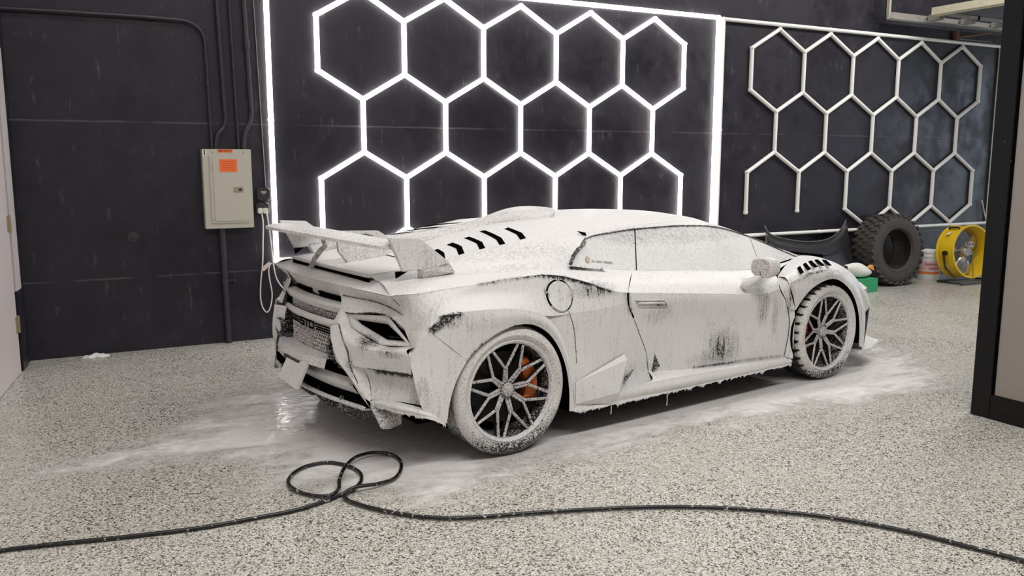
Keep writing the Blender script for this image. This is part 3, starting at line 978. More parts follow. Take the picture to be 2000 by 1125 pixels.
# louvre slots in the cover
SLOTS = [[(.453, -.125), (.40, -.444), (.347, -.545)], [(.318, -.175), (.263, -.44), (.206, -.55)], [(.175, -.232), (.147, -.42), (.085, -.537)], [(.045, -.265), (.03, -.395), (-.038, -.525)], [(-.062, -.285), (-.085, -.40), (-.150, -.515)]]


def cover_z(x, y):
    xs = [-.245, -.15, .06, .265, .475, .615]
    ze = [.945, .960, 1.003, 1.036, 1.069, 1.089]
    zc = [.953, .970, 1.026, 1.063, 1.098, 1.118]
    k = min(abs(y) / .575, 1)
    for i in range(5):
        if x <= xs[i + 1] or i == 4:
            u = (x - xs[i]) / (xs[i + 1] - xs[i])
            a = ze[i] + (ze[i + 1] - ze[i]) * u
            b = zc[i] + (zc[i + 1] - zc[i]) * u
            return b + (a - b) * k * k
    return 1


for sl in SLOTS:
    for s_ in (1, -1):
        (x0, y0), (x1, y1), (x2, y2) = sl
        cl = catmull([(x0, y0, 0), (x0 * .5 + x1 * .5, y0 * .5 + y1 * .5, 0), (x1 - .004, y1, 0)], 6) + catmull([(x1 - .02, y1 - .03, 0), (x2, y2, 0)], 4)
        w_ = .018
        va, vb = [], []
        for p in cl:
            va.append((p.x - w_, p.y * s_, cover_z(p.x - w_, p.y) + .0035))
            vb.append((p.x + w_, p.y * s_, cover_z(p.x + w_, p.y) + .0035))
        k = len(cl)
        b = MB().add(va + vb, [(i, i + 1, k + i + 1, k + i) for i in range(k - 1)])
        o = b.build('louvre_slot', M['gap'], cover)
        m = o.modifiers.new('thickness', 'SOLIDIFY')
        m.thickness = .004

# ------------------------------------------------------------------ deck, tail, wing


def X(x0, k, y):
    return x0 + k * y * y


def xrow(x0, k, z, ys, dz=0.0):
    return [(X(x0, k, y), y, z - dz * y * y) for y in ys]


YS = [-.78, -.6, -.4, -.2, 0, .2, .4, .6, .78]
LIP = [(X(-.70, .18, y), y, .866 - .03 * y * y) for y in YS]
deck = panel('rear_deck', [LIP, [(X(-.62, .12, y * .9), y * .9, .880 - .02 * y * y) for y in YS], [(-.545 + .02 * abs(y), y * .75, .889 + .006 * abs(y)) for y in YS], [(-.42, y * .78, .895) for y in YS]], 60, 16, both=False)[0]
flap_rows = [[(-.575 - .012 * (1 - (y / .52) ** 2), y, .916) for y in (-.52, -.3, 0, .3, .52)], [(-.50, y * .98, .922) for y in (-.52, -.3, 0, .3, .52)], [(-.36, y * 1.04, .934) for y in (-.52, -.3, 0, .3, .52)], [(-.22, y * 1.13, .950) for y in (-.52, -.3, 0, .3, .52)]]
panel('cover_tail', flap_rows, 40, 16, both=False, solid=.014)
gp = MB()
r0 = flap_rows[0]
gp.add([(p[0] + .004, p[1], .904) for p in r0] + [(p[0] + .002, p[1], .880) for p in r0], [(i, i + 1, 6 + i, 5 + i) for i in range(4)])
gp.build('deck_slot', M['gap'], deck)
panel('tail_wedge', [[(-.573, -.52, .914), (-.36, -.545, .934), (-.23, -.59, .950)], [(-.555, -.575, .893), (-.40, -.635, .908), (-.27, -.672, .912)]], 20, 6)
# lip underside and upper fascia
fas = panel('rear_fascia', [LIP, [(X(-.68, .19, y), y * .99, .838 - .03 * y * y) for y in YS], [(X(-.645, .21, y), y * .97, .792 - .025 * y * y) for y in YS], [(X(-.625, .21, y), y * .96, .757 - .03 * y * y) for y in YS]], 60, 14, both=False, mat='foam_speck')[0]
for s_ in (1, -1):
    sl = [(X(-.648, .2, y) - .006, y * s_, z) for y, z in [(.05, .790), (.30, .786)]] + [(X(-.645, .2, y) - .008, y * s_, z) for y, z in [(.305, .764), (.08, .766)]]
    MB().prism(sl, (.03, 0, 0)).build('tail_lamp_slot', M['gap'], fas)
YC = [-.40, -.27, -.13, 0, .13, .27, .40]
shelf = panel('tail_shelf', [[(X(-.625, .2, y), y, .760) for y in YC], [(X(-.698, .2, y), y, .748) for y in YC], [(X(-.695, .2, y), y, .735) for y in YC], [(X(-.680, .2, y), y, .708) for y in YC]], 40, 12, both=False)[0]
seam(shelf, [(X(-.640, .2, y), y, .7605) for y in YC], .004, 20, both=False)
bar = panel('fascia_bar', [[(X(-.690, .2, y), y, .668) for y in YC], [(X(-.705, .2, y), y, .655) for y in YC], [(X(-.700, .2, y), y, .634) for y in YC]], 40, 8, both=False)[0]
# backing of mesh strip and grille
gr = empty('rear_grille', (0, 0, 0))
gr.parent = car
YG = [-.42, -.28, -.14, 0, .14, .28, .42]
v, f = grid([[(X(-.645, .2, y), y, .712) for y in YG], [(X(-.655, .2, y), y, .60) for y in YG], [(X(-.66, .2, y), y, .42) for y in YG]], 24, 12)
mesh_obj('grille_backing', v, f, M['gap'], gr, True)
# honeycomb bars


def honey(name, y0, y1, z0, z1, x0, cell, r, taper=0.0):
    b = MB()
    s = cell
    seen = set()
    rows_ = int((z1 - z0) / (1.5 * s)) + 2
    cols_ = int((y1 - y0) / (math.sqrt(3) * s)) + 2
    for j in range(rows_):
        for i in range(cols_):
            cy = y0 + (i + (0.5 if j % 2 else 0)) * math.sqrt(3) * s
            cz = z0 + j * 1.5 * s
            ring = [(cy + s * math.sin(PI / 3 * k), cz + s * math.cos(PI / 3 * k)) for k in range(6)]
            for a, c_ in zip(ring, ring[1:] + ring[:1]):
                key = tuple(sorted(((round(a[0], 3), round(a[1], 3)), (round(c_[0], 3), round(c_[1], 3)))))
                if key in seen:
                    continue
                seen.add(key)
                my, mz = (a[0] + c_[0]) / 2, (a[1] + c_[1]) / 2
                if my < y0 or my > y1 or mz < z0 or mz > z1:
                    continue
                b.tube([(X(x0, .2, a[0]), a[0], a[1]), (X(x0, .2, c_[0]), c_[0], c_[1])], r, 4, cap=False)
    o = b.build(name, M['foam_worn'], gr, recalc=False)
    finish(o, 0, None)
    o['kind'] = 'stuff'
    return o


honey('mesh_strip', -.33, .33, .668, .706, -.672, .0105, .0034)
honey('grille_mesh', -.285, .285, .455, .592, -.685, .0140, .0052)
# bars and the raised letters above the grille mesh
bk = panel('badge_band', [[(X(-.694, .2, y), y, .634) for y in YG[1:-1]], [(X(-.694, .2, y), y, .590) for y in YG[1:-1]]], 24, 3, both=False, mat='foam_worn', parent=gr)[0]
for s_ in (1, -1):
    for k in range(3):
        z = .626 - k * .0135
        y0, y1 = .105 + .004 * k, .275
        plate = MB().add([(X(-.700, .2, y0), y0 * s_, z), (X(-.700, .2, y1), y1 * s_, z), (X(-.700, .2, y1), y1 * s_, z - .006), (X(-.700, .2, y0), y0 * s_, z - .006)], [(0, 1, 2, 3)])
        o = plate.build('badge_stripe', M['gap'], bk)
        o.modifiers.new('t', 'SOLIDIFY').thickness = .004



def letters(segs, y0, w, z0, h):
    """black letter made of bars; segs in a unit box, u to the right as read from behind (towards -y)"""
    b = MB()
    for (a, c_) in segs:
        p = Vector((X(-.699, .2, y0 - a[0] * w), y0 - a[0] * w, z0 + a[1] * h))
        q = Vector((X(-.699, .2, y0 - c_[0] * w), y0 - c_[0] * w, z0 + c_[1] * h))
        d = (q - p).normalized()
        nrm = Vector((0, -d.z, d.y)) * .0042
        e = d * .0030
        b.prism([p - nrm - e, q - nrm + e, q + nrm + e, p + nrm - e], (-.004, 0, 0))
    return b.build('badge_letter', M['gap'], bk)


# small dark vent at the window corner, emblem and lettering strip on the quarter window
for s_ in (1, -1):
    MB().prism([(.700, -.585 * s_, 1.078), (.745, -.600 * s_, 1.068), (.742, -.612 * s_, 1.052), (.722, -.606 * s_, 1.058)], (0, -.004 * s_, .003)).build('corner_vent', M['gap'], flank[0 if s_ == 1 else 1])


def on_glass(u, w):
    """point on the right quarter window: u along it, w up"""
    a, b_ = catmull(GB[:3], 41), catmull(GT[:4], 41)
    i = min(39, max(0, int(u * 40)))
    fr_ = u * 40 - i
    return a[i].lerp(a[i + 1], fr_).lerp(b_[i].lerp(b_[i + 1], fr_), w) + Vector((0, -.004, .001))


gold = flat('faded_gold_print', (.38, .30, .20), .5)
em = [on_glass(.30 + .035 * math.cos(a) * .9, .30 + .13 * math.sin(a)) for a in [2 * PI * k / 8 + .4 for k in range(8)]]
MB().prism(em, (0, -.0015, 0)).build('window_emblem', gold, qw[0])
for k in range(14):
    u = .36 + k * .021
    if k in (2, 7):
        continue
    q = [on_glass(u, .205 - .004 * k), on_glass(u + .014, .205 - .004 * k), on_glass(u + .014, .250 - .004 * k), on_glass(u, .250 - .004 * k)]
    MB().prism(q, (0, -.001, 0)).build('window_print', flat('grey_print', (.28, .26, .25), .5) if k == 0 else bpy.data.materials['grey_print'], qw[0])
letters([((1, 1), (0, 1)), ((0, 1), (0, .52)), ((0, .52), (1, .52)), ((1, .5), (1, 0)), ((1, 0), (0, 0))], .092, .048, .594, .034)
letters([((0, 1), (1, 1)), ((.5, 1), (.5, 0))], .030, .050, .594, .034)
letters([((0, 0), (0, 1)), ((0, 1), (1, 1)), ((1, 1), (1, 0)), ((1, 0), (0, 0))], -.034, .052, .594, .034)
# exhaust pipes
for s_ in (1, -1):
    ex = MB().lathe([(.044, .0), (.052, -.005), (.054, -.10), (.048, -.105), (.043, -.10), (.043, .0)], 'x', (-.625, .375 * s_, .535), 28, closed=True)
    o = ex.build('exhaust_pipe', M['foam_bare'], car, smooth='auto')
    finish(o, 0, None)
    MB().lathe([(0, 0), (.043, 0)], 'x', (-.66, .375 * s_, .535), 24).build('pipe_bore', M['gap'], o)
    # ribbed surround
    rb = MB()
    for k in range(7):
        a = PI * (.15 + .7 * k / 6)
        rb.tube([(-.655, (.375 + .062 * math.cos(a + PI / 2)) * s_, .535 + .085 * math.sin(a + PI / 2)), (-.70, (.375 + .066 * math.cos(a + PI / 2)) * s_, .535 + .090 * math.sin(a + PI / 2))], .006, 6)
    finish(rb.build('exhaust_surround', M['foam_bare'], car), 0, None)
    hm = MB()
    for iy in range(6):
        for iz in range(7):
            yy, zz = .33 + iy * .017 + (.008 if iz % 2 else 0), .43 + iz * .012
            hm.tube([(-.67, yy * s_, zz), (-.67, (yy + .010) * s_, zz + .004)], .0028, 4)
    finish(hm.build('lower_mesh', M['foam_worn'], gr), 0, None)

# lower beam, number plate, diffuser
beam = panel('lower_beam', [[(X(-.665, .2, y), y, .475) for y in (-.36, -.2, 0, .2, .36)], [(X(-.775, .35, y), y, .462 + .05 * abs(y)) for y in (-.34, -.2, 0, .2, .34)], [(X(-.79, .35, y), y, .430) for y in (-.34, -.2, 0, .2, .34)], [(X(-.70, .2, y), y, .395) for y in (-.32, -.2, 0, .2, .32)]], 40, 16, both=False, mat='foam_speck', lin=True)[0]
finish(MB().prism([(-.755, -.20, .425), (-.765, .02, .415), (-.745, .02, .402), (-.735, -.20, .408)], (.03, 0, 0)).build('beam_slot', M['gap'], beam), 0, None)
pl = MB().prism([(-.795, -.21, .435), (-.795, .055, .435), (-.845, .085, .315), (-.845, -.18, .300)], (.02, 0, -.006))
o = pl.build('number_plate', M['foam'], car, bevel=.004)
finish(o, 0, None)
finish(MB().prism([(-.80, -.12, .435), (-.80, .10, .435), (-.70, .10, .42), (-.70, -.12, .42)], (0, 0, -.02)).build('plate_bracket', M['black'], o), 0, None)
dif = panel('diffuser', [[(X(-.70, .2, y), y, .395) for y in (-.5, -.25, 0, .25, .5)], [(X(-.73, .2, y), y * 1.06, .372) for y in (-.5, -.25, 0, .25, .5)], [(X(-.705, .2, y), y * 1.12, .325) for y in (-.5, -.25, 0, .25, .5)]], 40, 10, both=False, mat='foam_speck')[0]
MB().prism([(-.66, -.62, .335), (-.70, -.3, .322), (-.705, 0, .320), (-.70, .3, .322), (-.66, .62, .335), (-.3, .62, .20), (-.3, -.62, .20)], (0, 0, -.05)).build('diffuser_recess', M['gap'], dif)
panel('diffuser_lip', [[(X(-.735, .2, y), y, .285) for y in (-.62, -.3, 0, .3, .62)], [(X(-.75, .2, y), y, .268) for y in (-.62, -.3, 0, .3, .62)], [(X(-.70, .2, y), y, .258) for y in (-.62, -.3, 0, .3, .62)]], 40, 6, both=False, solid=.01, mat='foam_speck', parent=dif)
MB().box(-.36, 3.1, -.60, .60, .135, .25).box(.42, 2.18, -.88, .88, .135, .20).build('underbody', M['gap'], car)
for y in (-.42, -.14, .14, .42):
    o = MB().prism([(-.70, y - .006, .30), (-.715, y - .006, .235), (-.64, y - .006, .165), (-.35, y - .006, .14), (-.35, y - .006, .30)], (0, .012, 0)).build('diffuser_fin', M['foam_bare'], dif)
    finish(o, 0, None)

# rear corner: upper panel, lamp pocket, pillar, lower panel
LP = PT['lip']
corner = panel('rear_corner', [[(-.680, -.333, .860), (-.646, -.55, .855), (-.604, -.731, .846), (-.591, -.78, .848), (-.465, -.84, .857), (-.349, -.88, .871)],
                               [(-.652, -.35, .80)] + PT['corner_seam'] + [(-.49, -.835, .775), (-.415, -.92, .793)],
                               [(-.668, -.385, .737), tuple(Vector(PT['light_out'][0]) + Vector((-.004, 0, .010))), PT['light_out'][1], PT['corner_pt'][0], (-.466, -.93, .692)]], 60, 20)
seam(corner, [tuple(Vector(q) + Vector((-.006, -.003, 0))) for q in PT['corner_seam']] + [(-.525, -.775, .75)], .0028, 20, 'foam_bare')
seam(corner, [tuple(Vector(q) + Vector((-.005, -.003, .004))) for q in [PT['light_out'][0], PT['light_out'][1], PT['corner_pt'][0]]], .0030, 24, 'foam_bare')
# lamp pocket: surround ring sloping into a black opening
LO_ = PT['light_out']
LI_ = PT['light_in']
for side in (0, 1):
    s_ = Vector((1, -1 if side else 1, 1))

    def dens(poly, m=10):
        r = []
        for a, b in zip(poly, poly[1:] + poly[:1]):
            for k in range(m):
                r.append(Vector(a).lerp(Vector(b), k / m) * s_)
        return r
    A, Bq = dens(LO_), dens([(p[0] + .012, p[1], p[2]) for p in LI_])
    mid_ = [a.lerp(b, .55) + Vector((-.006, 0, 0)) for a, b in zip(A, Bq)]
    n = len(A)
    sur = MB().add(A + mid_ + Bq, [(i, (i + 1) % n, n + (i + 1) % n, n + i) for i in range(n)] + [(n + i, n + (i + 1) % n, 2 * n + (i + 1) % n, 2 * n + i) for i in range(n)])
    o = sur.build('lamp_surround', M['foam'], corner[side], smooth=True)
    finish(o, .006)
    back = [p + Vector((.10, 0, -.005)) for p in Bq]
    pk = MB().add(Bq + back, [(i, (i + 1) % n, n + (i + 1) % n, n + i) for i in range(n)] + [tuple(range(n, 2 * n))])
    pk.build('lamp_pocket', M['gap'], corner[side])
    ln = [Vector(p) * s_ + Vector((.05, 0, -.01)) for p in LI_]
    MB().tube([ln[1].lerp(ln[0], .1), ln[2].lerp(ln[0], .2), ln[3].lerp(ln[0], .2)], .006, 6).build('tail_lamp', flat('smoked_lamp', (.02, .02, .03), .2), corner[side])
panel('corner_gusset', [[PT['corner_pt'][0], PT['light_out'][2]], [(-.466, -.93, .692), (-.524, -.91, .621)]], 8, 6, parent=corner)
panel('corner_gusset', [[PT['light_out'][2], (-.524, -.91, .624)], [(-.560, -.893, .585), (-.552, -.902, .566)]], 6, 4, parent=corner)
panel('centre_fill', [[(-.668, -.385, .742), PT['light_out'][0]], [(-.705, -.36, .668), (-.700, -.43, .672), PT['light_out'][4]]], 10, 8, parent=corner)
PI_, PO_ = PT['pillar_in'], PT['pillar_out']
pil = panel('bumper_pillar', [[(-.690, -.325, .655), (-.700, -.335, .60), (-.705, -.35, .54)] + PI_[2:], [(-.735, -.40, .66), (-.740, -.425, .58), (-.730, -.47, .50), (-.700, -.55, .42), (-.665, -.63, .33)], PO_], 40, 12, lin=True)
seam(pil, [tuple(Vector(p) + Vector((-.003, 0, 0))) for p in PO_[:5]], .0022, 24, 'foam_bare')
lowp = panel('bumper_panel', [[(-.705, -.45, .678), PT['light_out'][4], PT['light_out'][3], PT['light_out'][2], (-.535, -.90, .618)], [(-.702, -.483, .60), (-.632, -.70, .582), (-.562, -.88, .60)], PT['shelf']], 40, 14)
POCK = [(-.690, -.528, .478), (-.640, -.667, .478), (-.546, -.895, .486)]
panel('bumper_lower', [PT['shelf'], POCK], 40, 10, parent=lowp)
PIN = [(-.640, -.575, .462), (-.590, -.660, .470), (-.512, -.850, .474)]
panel('pocket_roof', [POCK, PIN], 30, 4, parent=lowp)
panel('pocket_face', [PIN, [(-.625, -.605, .40), (-.565, -.71, .405), (-.500, -.868, .41)], [(-.640, -.655, .325), (-.555, -.80, .334), (-.485, -.895, .325)]], 40, 24, parent=lowp)
panel('pocket_side', [[(-.546, -.905, .486), (-.503, -.938, .306)], [(-.512, -.850, .474), (-.485, -.895, .325)]], 14, 6, parent=lowp)
panel('pocket_side', [PO_[3:], [(-.640, -.575, .462), (-.630, -.61, .40), (-.640, -.655, .325)]], 14, 6, parent=lowp)
panel('bumper_lip', [[(-.585, -.75, .335), (-.56, -.82, .335), (-.50, -.93, .322), (-.40, -.945, .255)], [(-.652, -.658, .319), (-.600, -.82, .318), (-.515, -.955, .305), (-.405, -.958, .252)], [(-.645, -.66, .300), (-.590, -.82, .298), (-.505, -.95, .285), (-.40, -.95, .235)]], 40, 8, parent=lowp)
eb = [(-.654, -.655, .300), (-.635, -.735, .200), (-.60, -.745, .195), (-.52, -.72, .20), (-.50, -.70, .30)]
for side in (0, 1):
    ms = -1 if side else 1
    o = MB().prism([(p[0], p[1] * ms, p[2]) for p in eb], (0, -.016 * ms, 0)).build('end_blade', M['foam_worn'], lowp[side], bevel=.003)
    finish(o, 0, None)

# wing: a swept blade between two fins
wt = []
SEC = [(0.0, 0.0), (.05, .013), (.14, .010), (.24, -.006), (.30, -.030), (.24, -.030), (.14, -.022), (.05, -.018), (0.0, -.016)]
rows = []
for y in [-.715, -.60, -.45, -.3, -.15, 0, .15, .3, .45, .60, .715]:
    a = (y / .715) ** 2
    xt, zt = -.845 + .245 * a, 1.128 - .050 * a
    ch = 1.0 - .12 * a
    rows.append([(xt + dx * ch, y, zt + dz) for dx, dz in SEC])
v, f = [], []
R = [catmull([r[k] for r in rows], 41) for k in range(len(SEC))]
nn = len(SEC)
v = [R[k][i] for i in range(41) for k in range(nn)]
f = [(i * nn + k, i * nn + (k + 1) % nn, (i + 1) * nn + (k + 1) % nn, (i + 1) * nn + k) for i in range(40) for k in range(nn)]
f += [tuple(range(nn)), tuple(40 * nn + k for k in range(nn - 1, -1, -1))]
wing = MB().add(v, f).build('rear_wing', M['foam_speck'], car, smooth='auto')
finish(wing, 0, None)
SF = [(-.572, 1.118), (-.405, 1.108), (-.225, .975), (-.33, .955), (-.49, .948)]
for s_ in (1, -1):
    b = MB()
    v = [(x, -.70 * s_ - (z - .95) * .10 * s_, z) for x, z in SF]
    b.prism(v, (0, -.022 * s_, 0))
    o = b.build('wing_fin', M['foam'], wing, bevel=.004)
    finish(o, 0, None)
    b = MB().prism([(-.40, -.69 * s_, .955), (-.22, -.655 * s_, .975), (-.18, -.65 * s_, .92), (-.38, -.66 * s_, .905)], (0, -.05 * s_, 0))
    o = b.build('fin_root', M['foam_speck'], wing, bevel=.005)
    finish(o, 0, None)
    MB().prism([(-.505, -.665 * s_, .945), (-.44, -.68 * s_, .948), (-.50, -.66 * s_, .912)], (0, -.01 * s_, 0)).build('fin_shadow', M['gap'], wing)  # black sliver standing in for the shadow under the fin's overhang
st = MB().tube([(-.60, 0, 1.075), (-.58, 0, 1.02), (-.565, .10, .99), (-.60, .12, .935), (-.62, .12, .890)], [.012, .013, .016, .014, .017], 8)
finish(st.build('wing_stay', M['foam_worn'], wing, smooth=True), 0, None)

# ------------------------------------------------------------------ nose
fend = panel('front_fender', [PT['fender_top'], [tuple(Vector(a).lerp(Vector(b), .5) + Vector((0, -.02, .016))) for a, b in zip(catmull(PT['fender_top'], 12), catmull(PT['front_flare'][:7], 12))], PT['front_flare'][:7]], 70, 16)
panel('wheel_arch_flare', [PT['front_flare'], [tuple(Vector(a).lerp(Vector(b), .5) + Vector((0, -.008, 0))) for a, b in zip(catmull(PT['front_flare'], 12), catmull(PT['front_lip'], 12))], PT['front_lip']], 60, 10, parent=fend)
FT, FF = catmull(PT['fender_top'], 71), catmull(PT['front_flare'][:7], 71)
for k in range(5):
    u0, u1 = 7 + k * 5, 9.6 + k * 5
    u0, u1 = int(u0), int(u1)
    for side in (0, 1):
        s_ = Vector((1, -1 if side else 1, 1))
        q = []
        for u, t_ in ((u0, .97), (u1, .97), (u1 + 3, .55), (u0 + 3, .55)):
            q.append((FT[u].lerp(FF[u], t_) + Vector((0, -.012, .022))) * s_)
        b = MB().prism(q, (0, .006 * (-1 if side else 1) * -1, .004))
        b.build('louvre_slot', M['gap'], fend[side])
panel('front_fender_tail', [[(2.172, -.84, .733), (2.131, -.90, .66), (2.181, -.912, .58), (2.19, -.915, .545)], [(2.19, -.90, .72), (2.165, -.935, .69), (2.18, -.937, .60), (2.19, -.937, .54)]], 14, 5, parent=fend)
panel('front_fender_tail', [[(2.170, -.936, .697), (2.205, -.939, .60), (2.246, -.941, .517)], [(2.165, -.934, .69), (2.178, -.936, .60), (2.186, -.936, .535)]], 12, 4, parent=fend)
hood = panel('front_hood', [full([PT['roof_edge'][7], (2.76, -.3, .825), (2.84, 0, .82)]), full([(2.74, -.715, .818), (2.92, -.35, .765), (2.99, 0, .765)]), full([(2.90, -.765, .765), (3.10, -.38, .70), (3.18, 0, .69)]),
                            full([(3.05, -.815, .665), (3.28, -.42, .60), (3.36, 0, .585)]), full([(3.209, -.86, .46), (3.44, -.48, .47), (3.55, 0, .46)])], 40, 30, both=False)[0]
panel('front_bumper', [full([(3.209, -.86, .46), (3.44, -.48, .47), (3.55, 0, .46)]), full([(3.13, -.90, .33), (3.47, -.55, .32), (3.60, 0, .31)]), full([(3.06, -.925, .17), (3.44, -.60, .15), (3.60, 0, .14)])], 40, 14, both=False)
MB().prism([(2.99, -.93, .150), (3.12, -.94, .152), (3.42, -.82, .156), (3.62, -.45, .15), (3.68, 0, .15), (3.62, .45, .15), (3.42, .82, .156), (3.12, .94, .152), (2.99, .93, .150), (3.0, 0, .15)], (0, 0, -.022)).build('front_splitter', M['foam'], car)
for side in (0, 1):
    ms = -1 if side else 1
    hl = [Vector(p) for p in [(3.17, -.835 * ms, .56), (3.26, -.72 * ms, .58), (3.37, -.60 * ms, .535), (3.27, -.78 * ms, .475)]]
    MB().prism(hl, (.018, -.008 * ms, .012)).build('headlamp', M['foam_speck'], car)

# mirrors
for side in (0, 1):
    ms = -1 if side else 1
    rows = []
    for x, sy, sz in [(1.822, .058, .050), (1.832, .070, .062), (1.88, .072, .064), (1.925, .055, .050), (1.95, .022, .02)]:
        rows.append([(x - .03 * math.cos(a) * .5, (-.985 + sy * abs(math.cos(a)) ** .7 * (1 if math.cos(a) > 0 else -1)) * ms, .832 + sz * abs(math.sin(a)) ** .7 * (1 if math.sin(a) > 0 else -1)) for a in [2 * PI * i / 28 for i in range(29)]])
    v, f = grid(rows, 29, 14)
    o = mesh_obj('door_mirror', v, f, M['foam_speck'], car, True)
    finish(o, 0, None)
    fc = rows[0]
    MB().add(fc[:-1], [tuple(range(28))]).build('mirror_glass', M['foam_worn'], o)
    am = MB().tube([(1.86, -.99 * ms, .795), (1.83, -.965 * ms, .765), (1.80, -.93 * ms, .735), (1.785, -.905 * ms, .715), (1.80, -.885 * ms, .70)], [.016, .020, .026, .030, .026], 10)
    ob = am.build('mirror_arm', M['foam_speck'], o, smooth=True)
    finish(ob, 0, None)
    am = MB().tube([(1.95, -.95 * ms, .83), (2.10, -.87 * ms, .825), (2.22, -.80 * ms, .805)], [.022, .018, .016], 10)
    ob = am.build('mirror_arm', M['foam'], o, smooth=True)
    finish(ob, 0, None)

# ------------------------------------------------------------------ inner dark structure
inn = MB()
inn.box(-.42, 3.02, -.58, .58, .20, .80).box(.46, 2.14, -.84, .84, .15, .66).box(-.48, -.38, -.74, .74, .50, .78)
inn.build('inner_structure', M['gap'], car)
for cx, r in ((0, .40), (2.62, .385)):
    for s_ in (1, -1):
        b = MB()
        k = 24
        aa = [PI * (-.12 + 1.24 * i / (k - 1)) for i in range(k)]
        v = [(cx + r * math.cos(a), y * s_, .345 + r * math.sin(a)) for y in (-.935, -.58) for a in aa]
        b.add(v, [(i, i + 1, k + i + 1, k + i) for i in range(k - 1)])
        b.add([(cx + r * math.cos(a), -.58 * s_, .345 + r * math.sin(a)) for a in aa], [tuple(range(k))])
        b.build('wheel_liner', M['gap'], car)

# ------------------------------------------------------------------ wheels
M['tyre_foam'] = m_foam('foamed_tyre', 0.10, (0.96, 0.95, 0.93), 0.35)


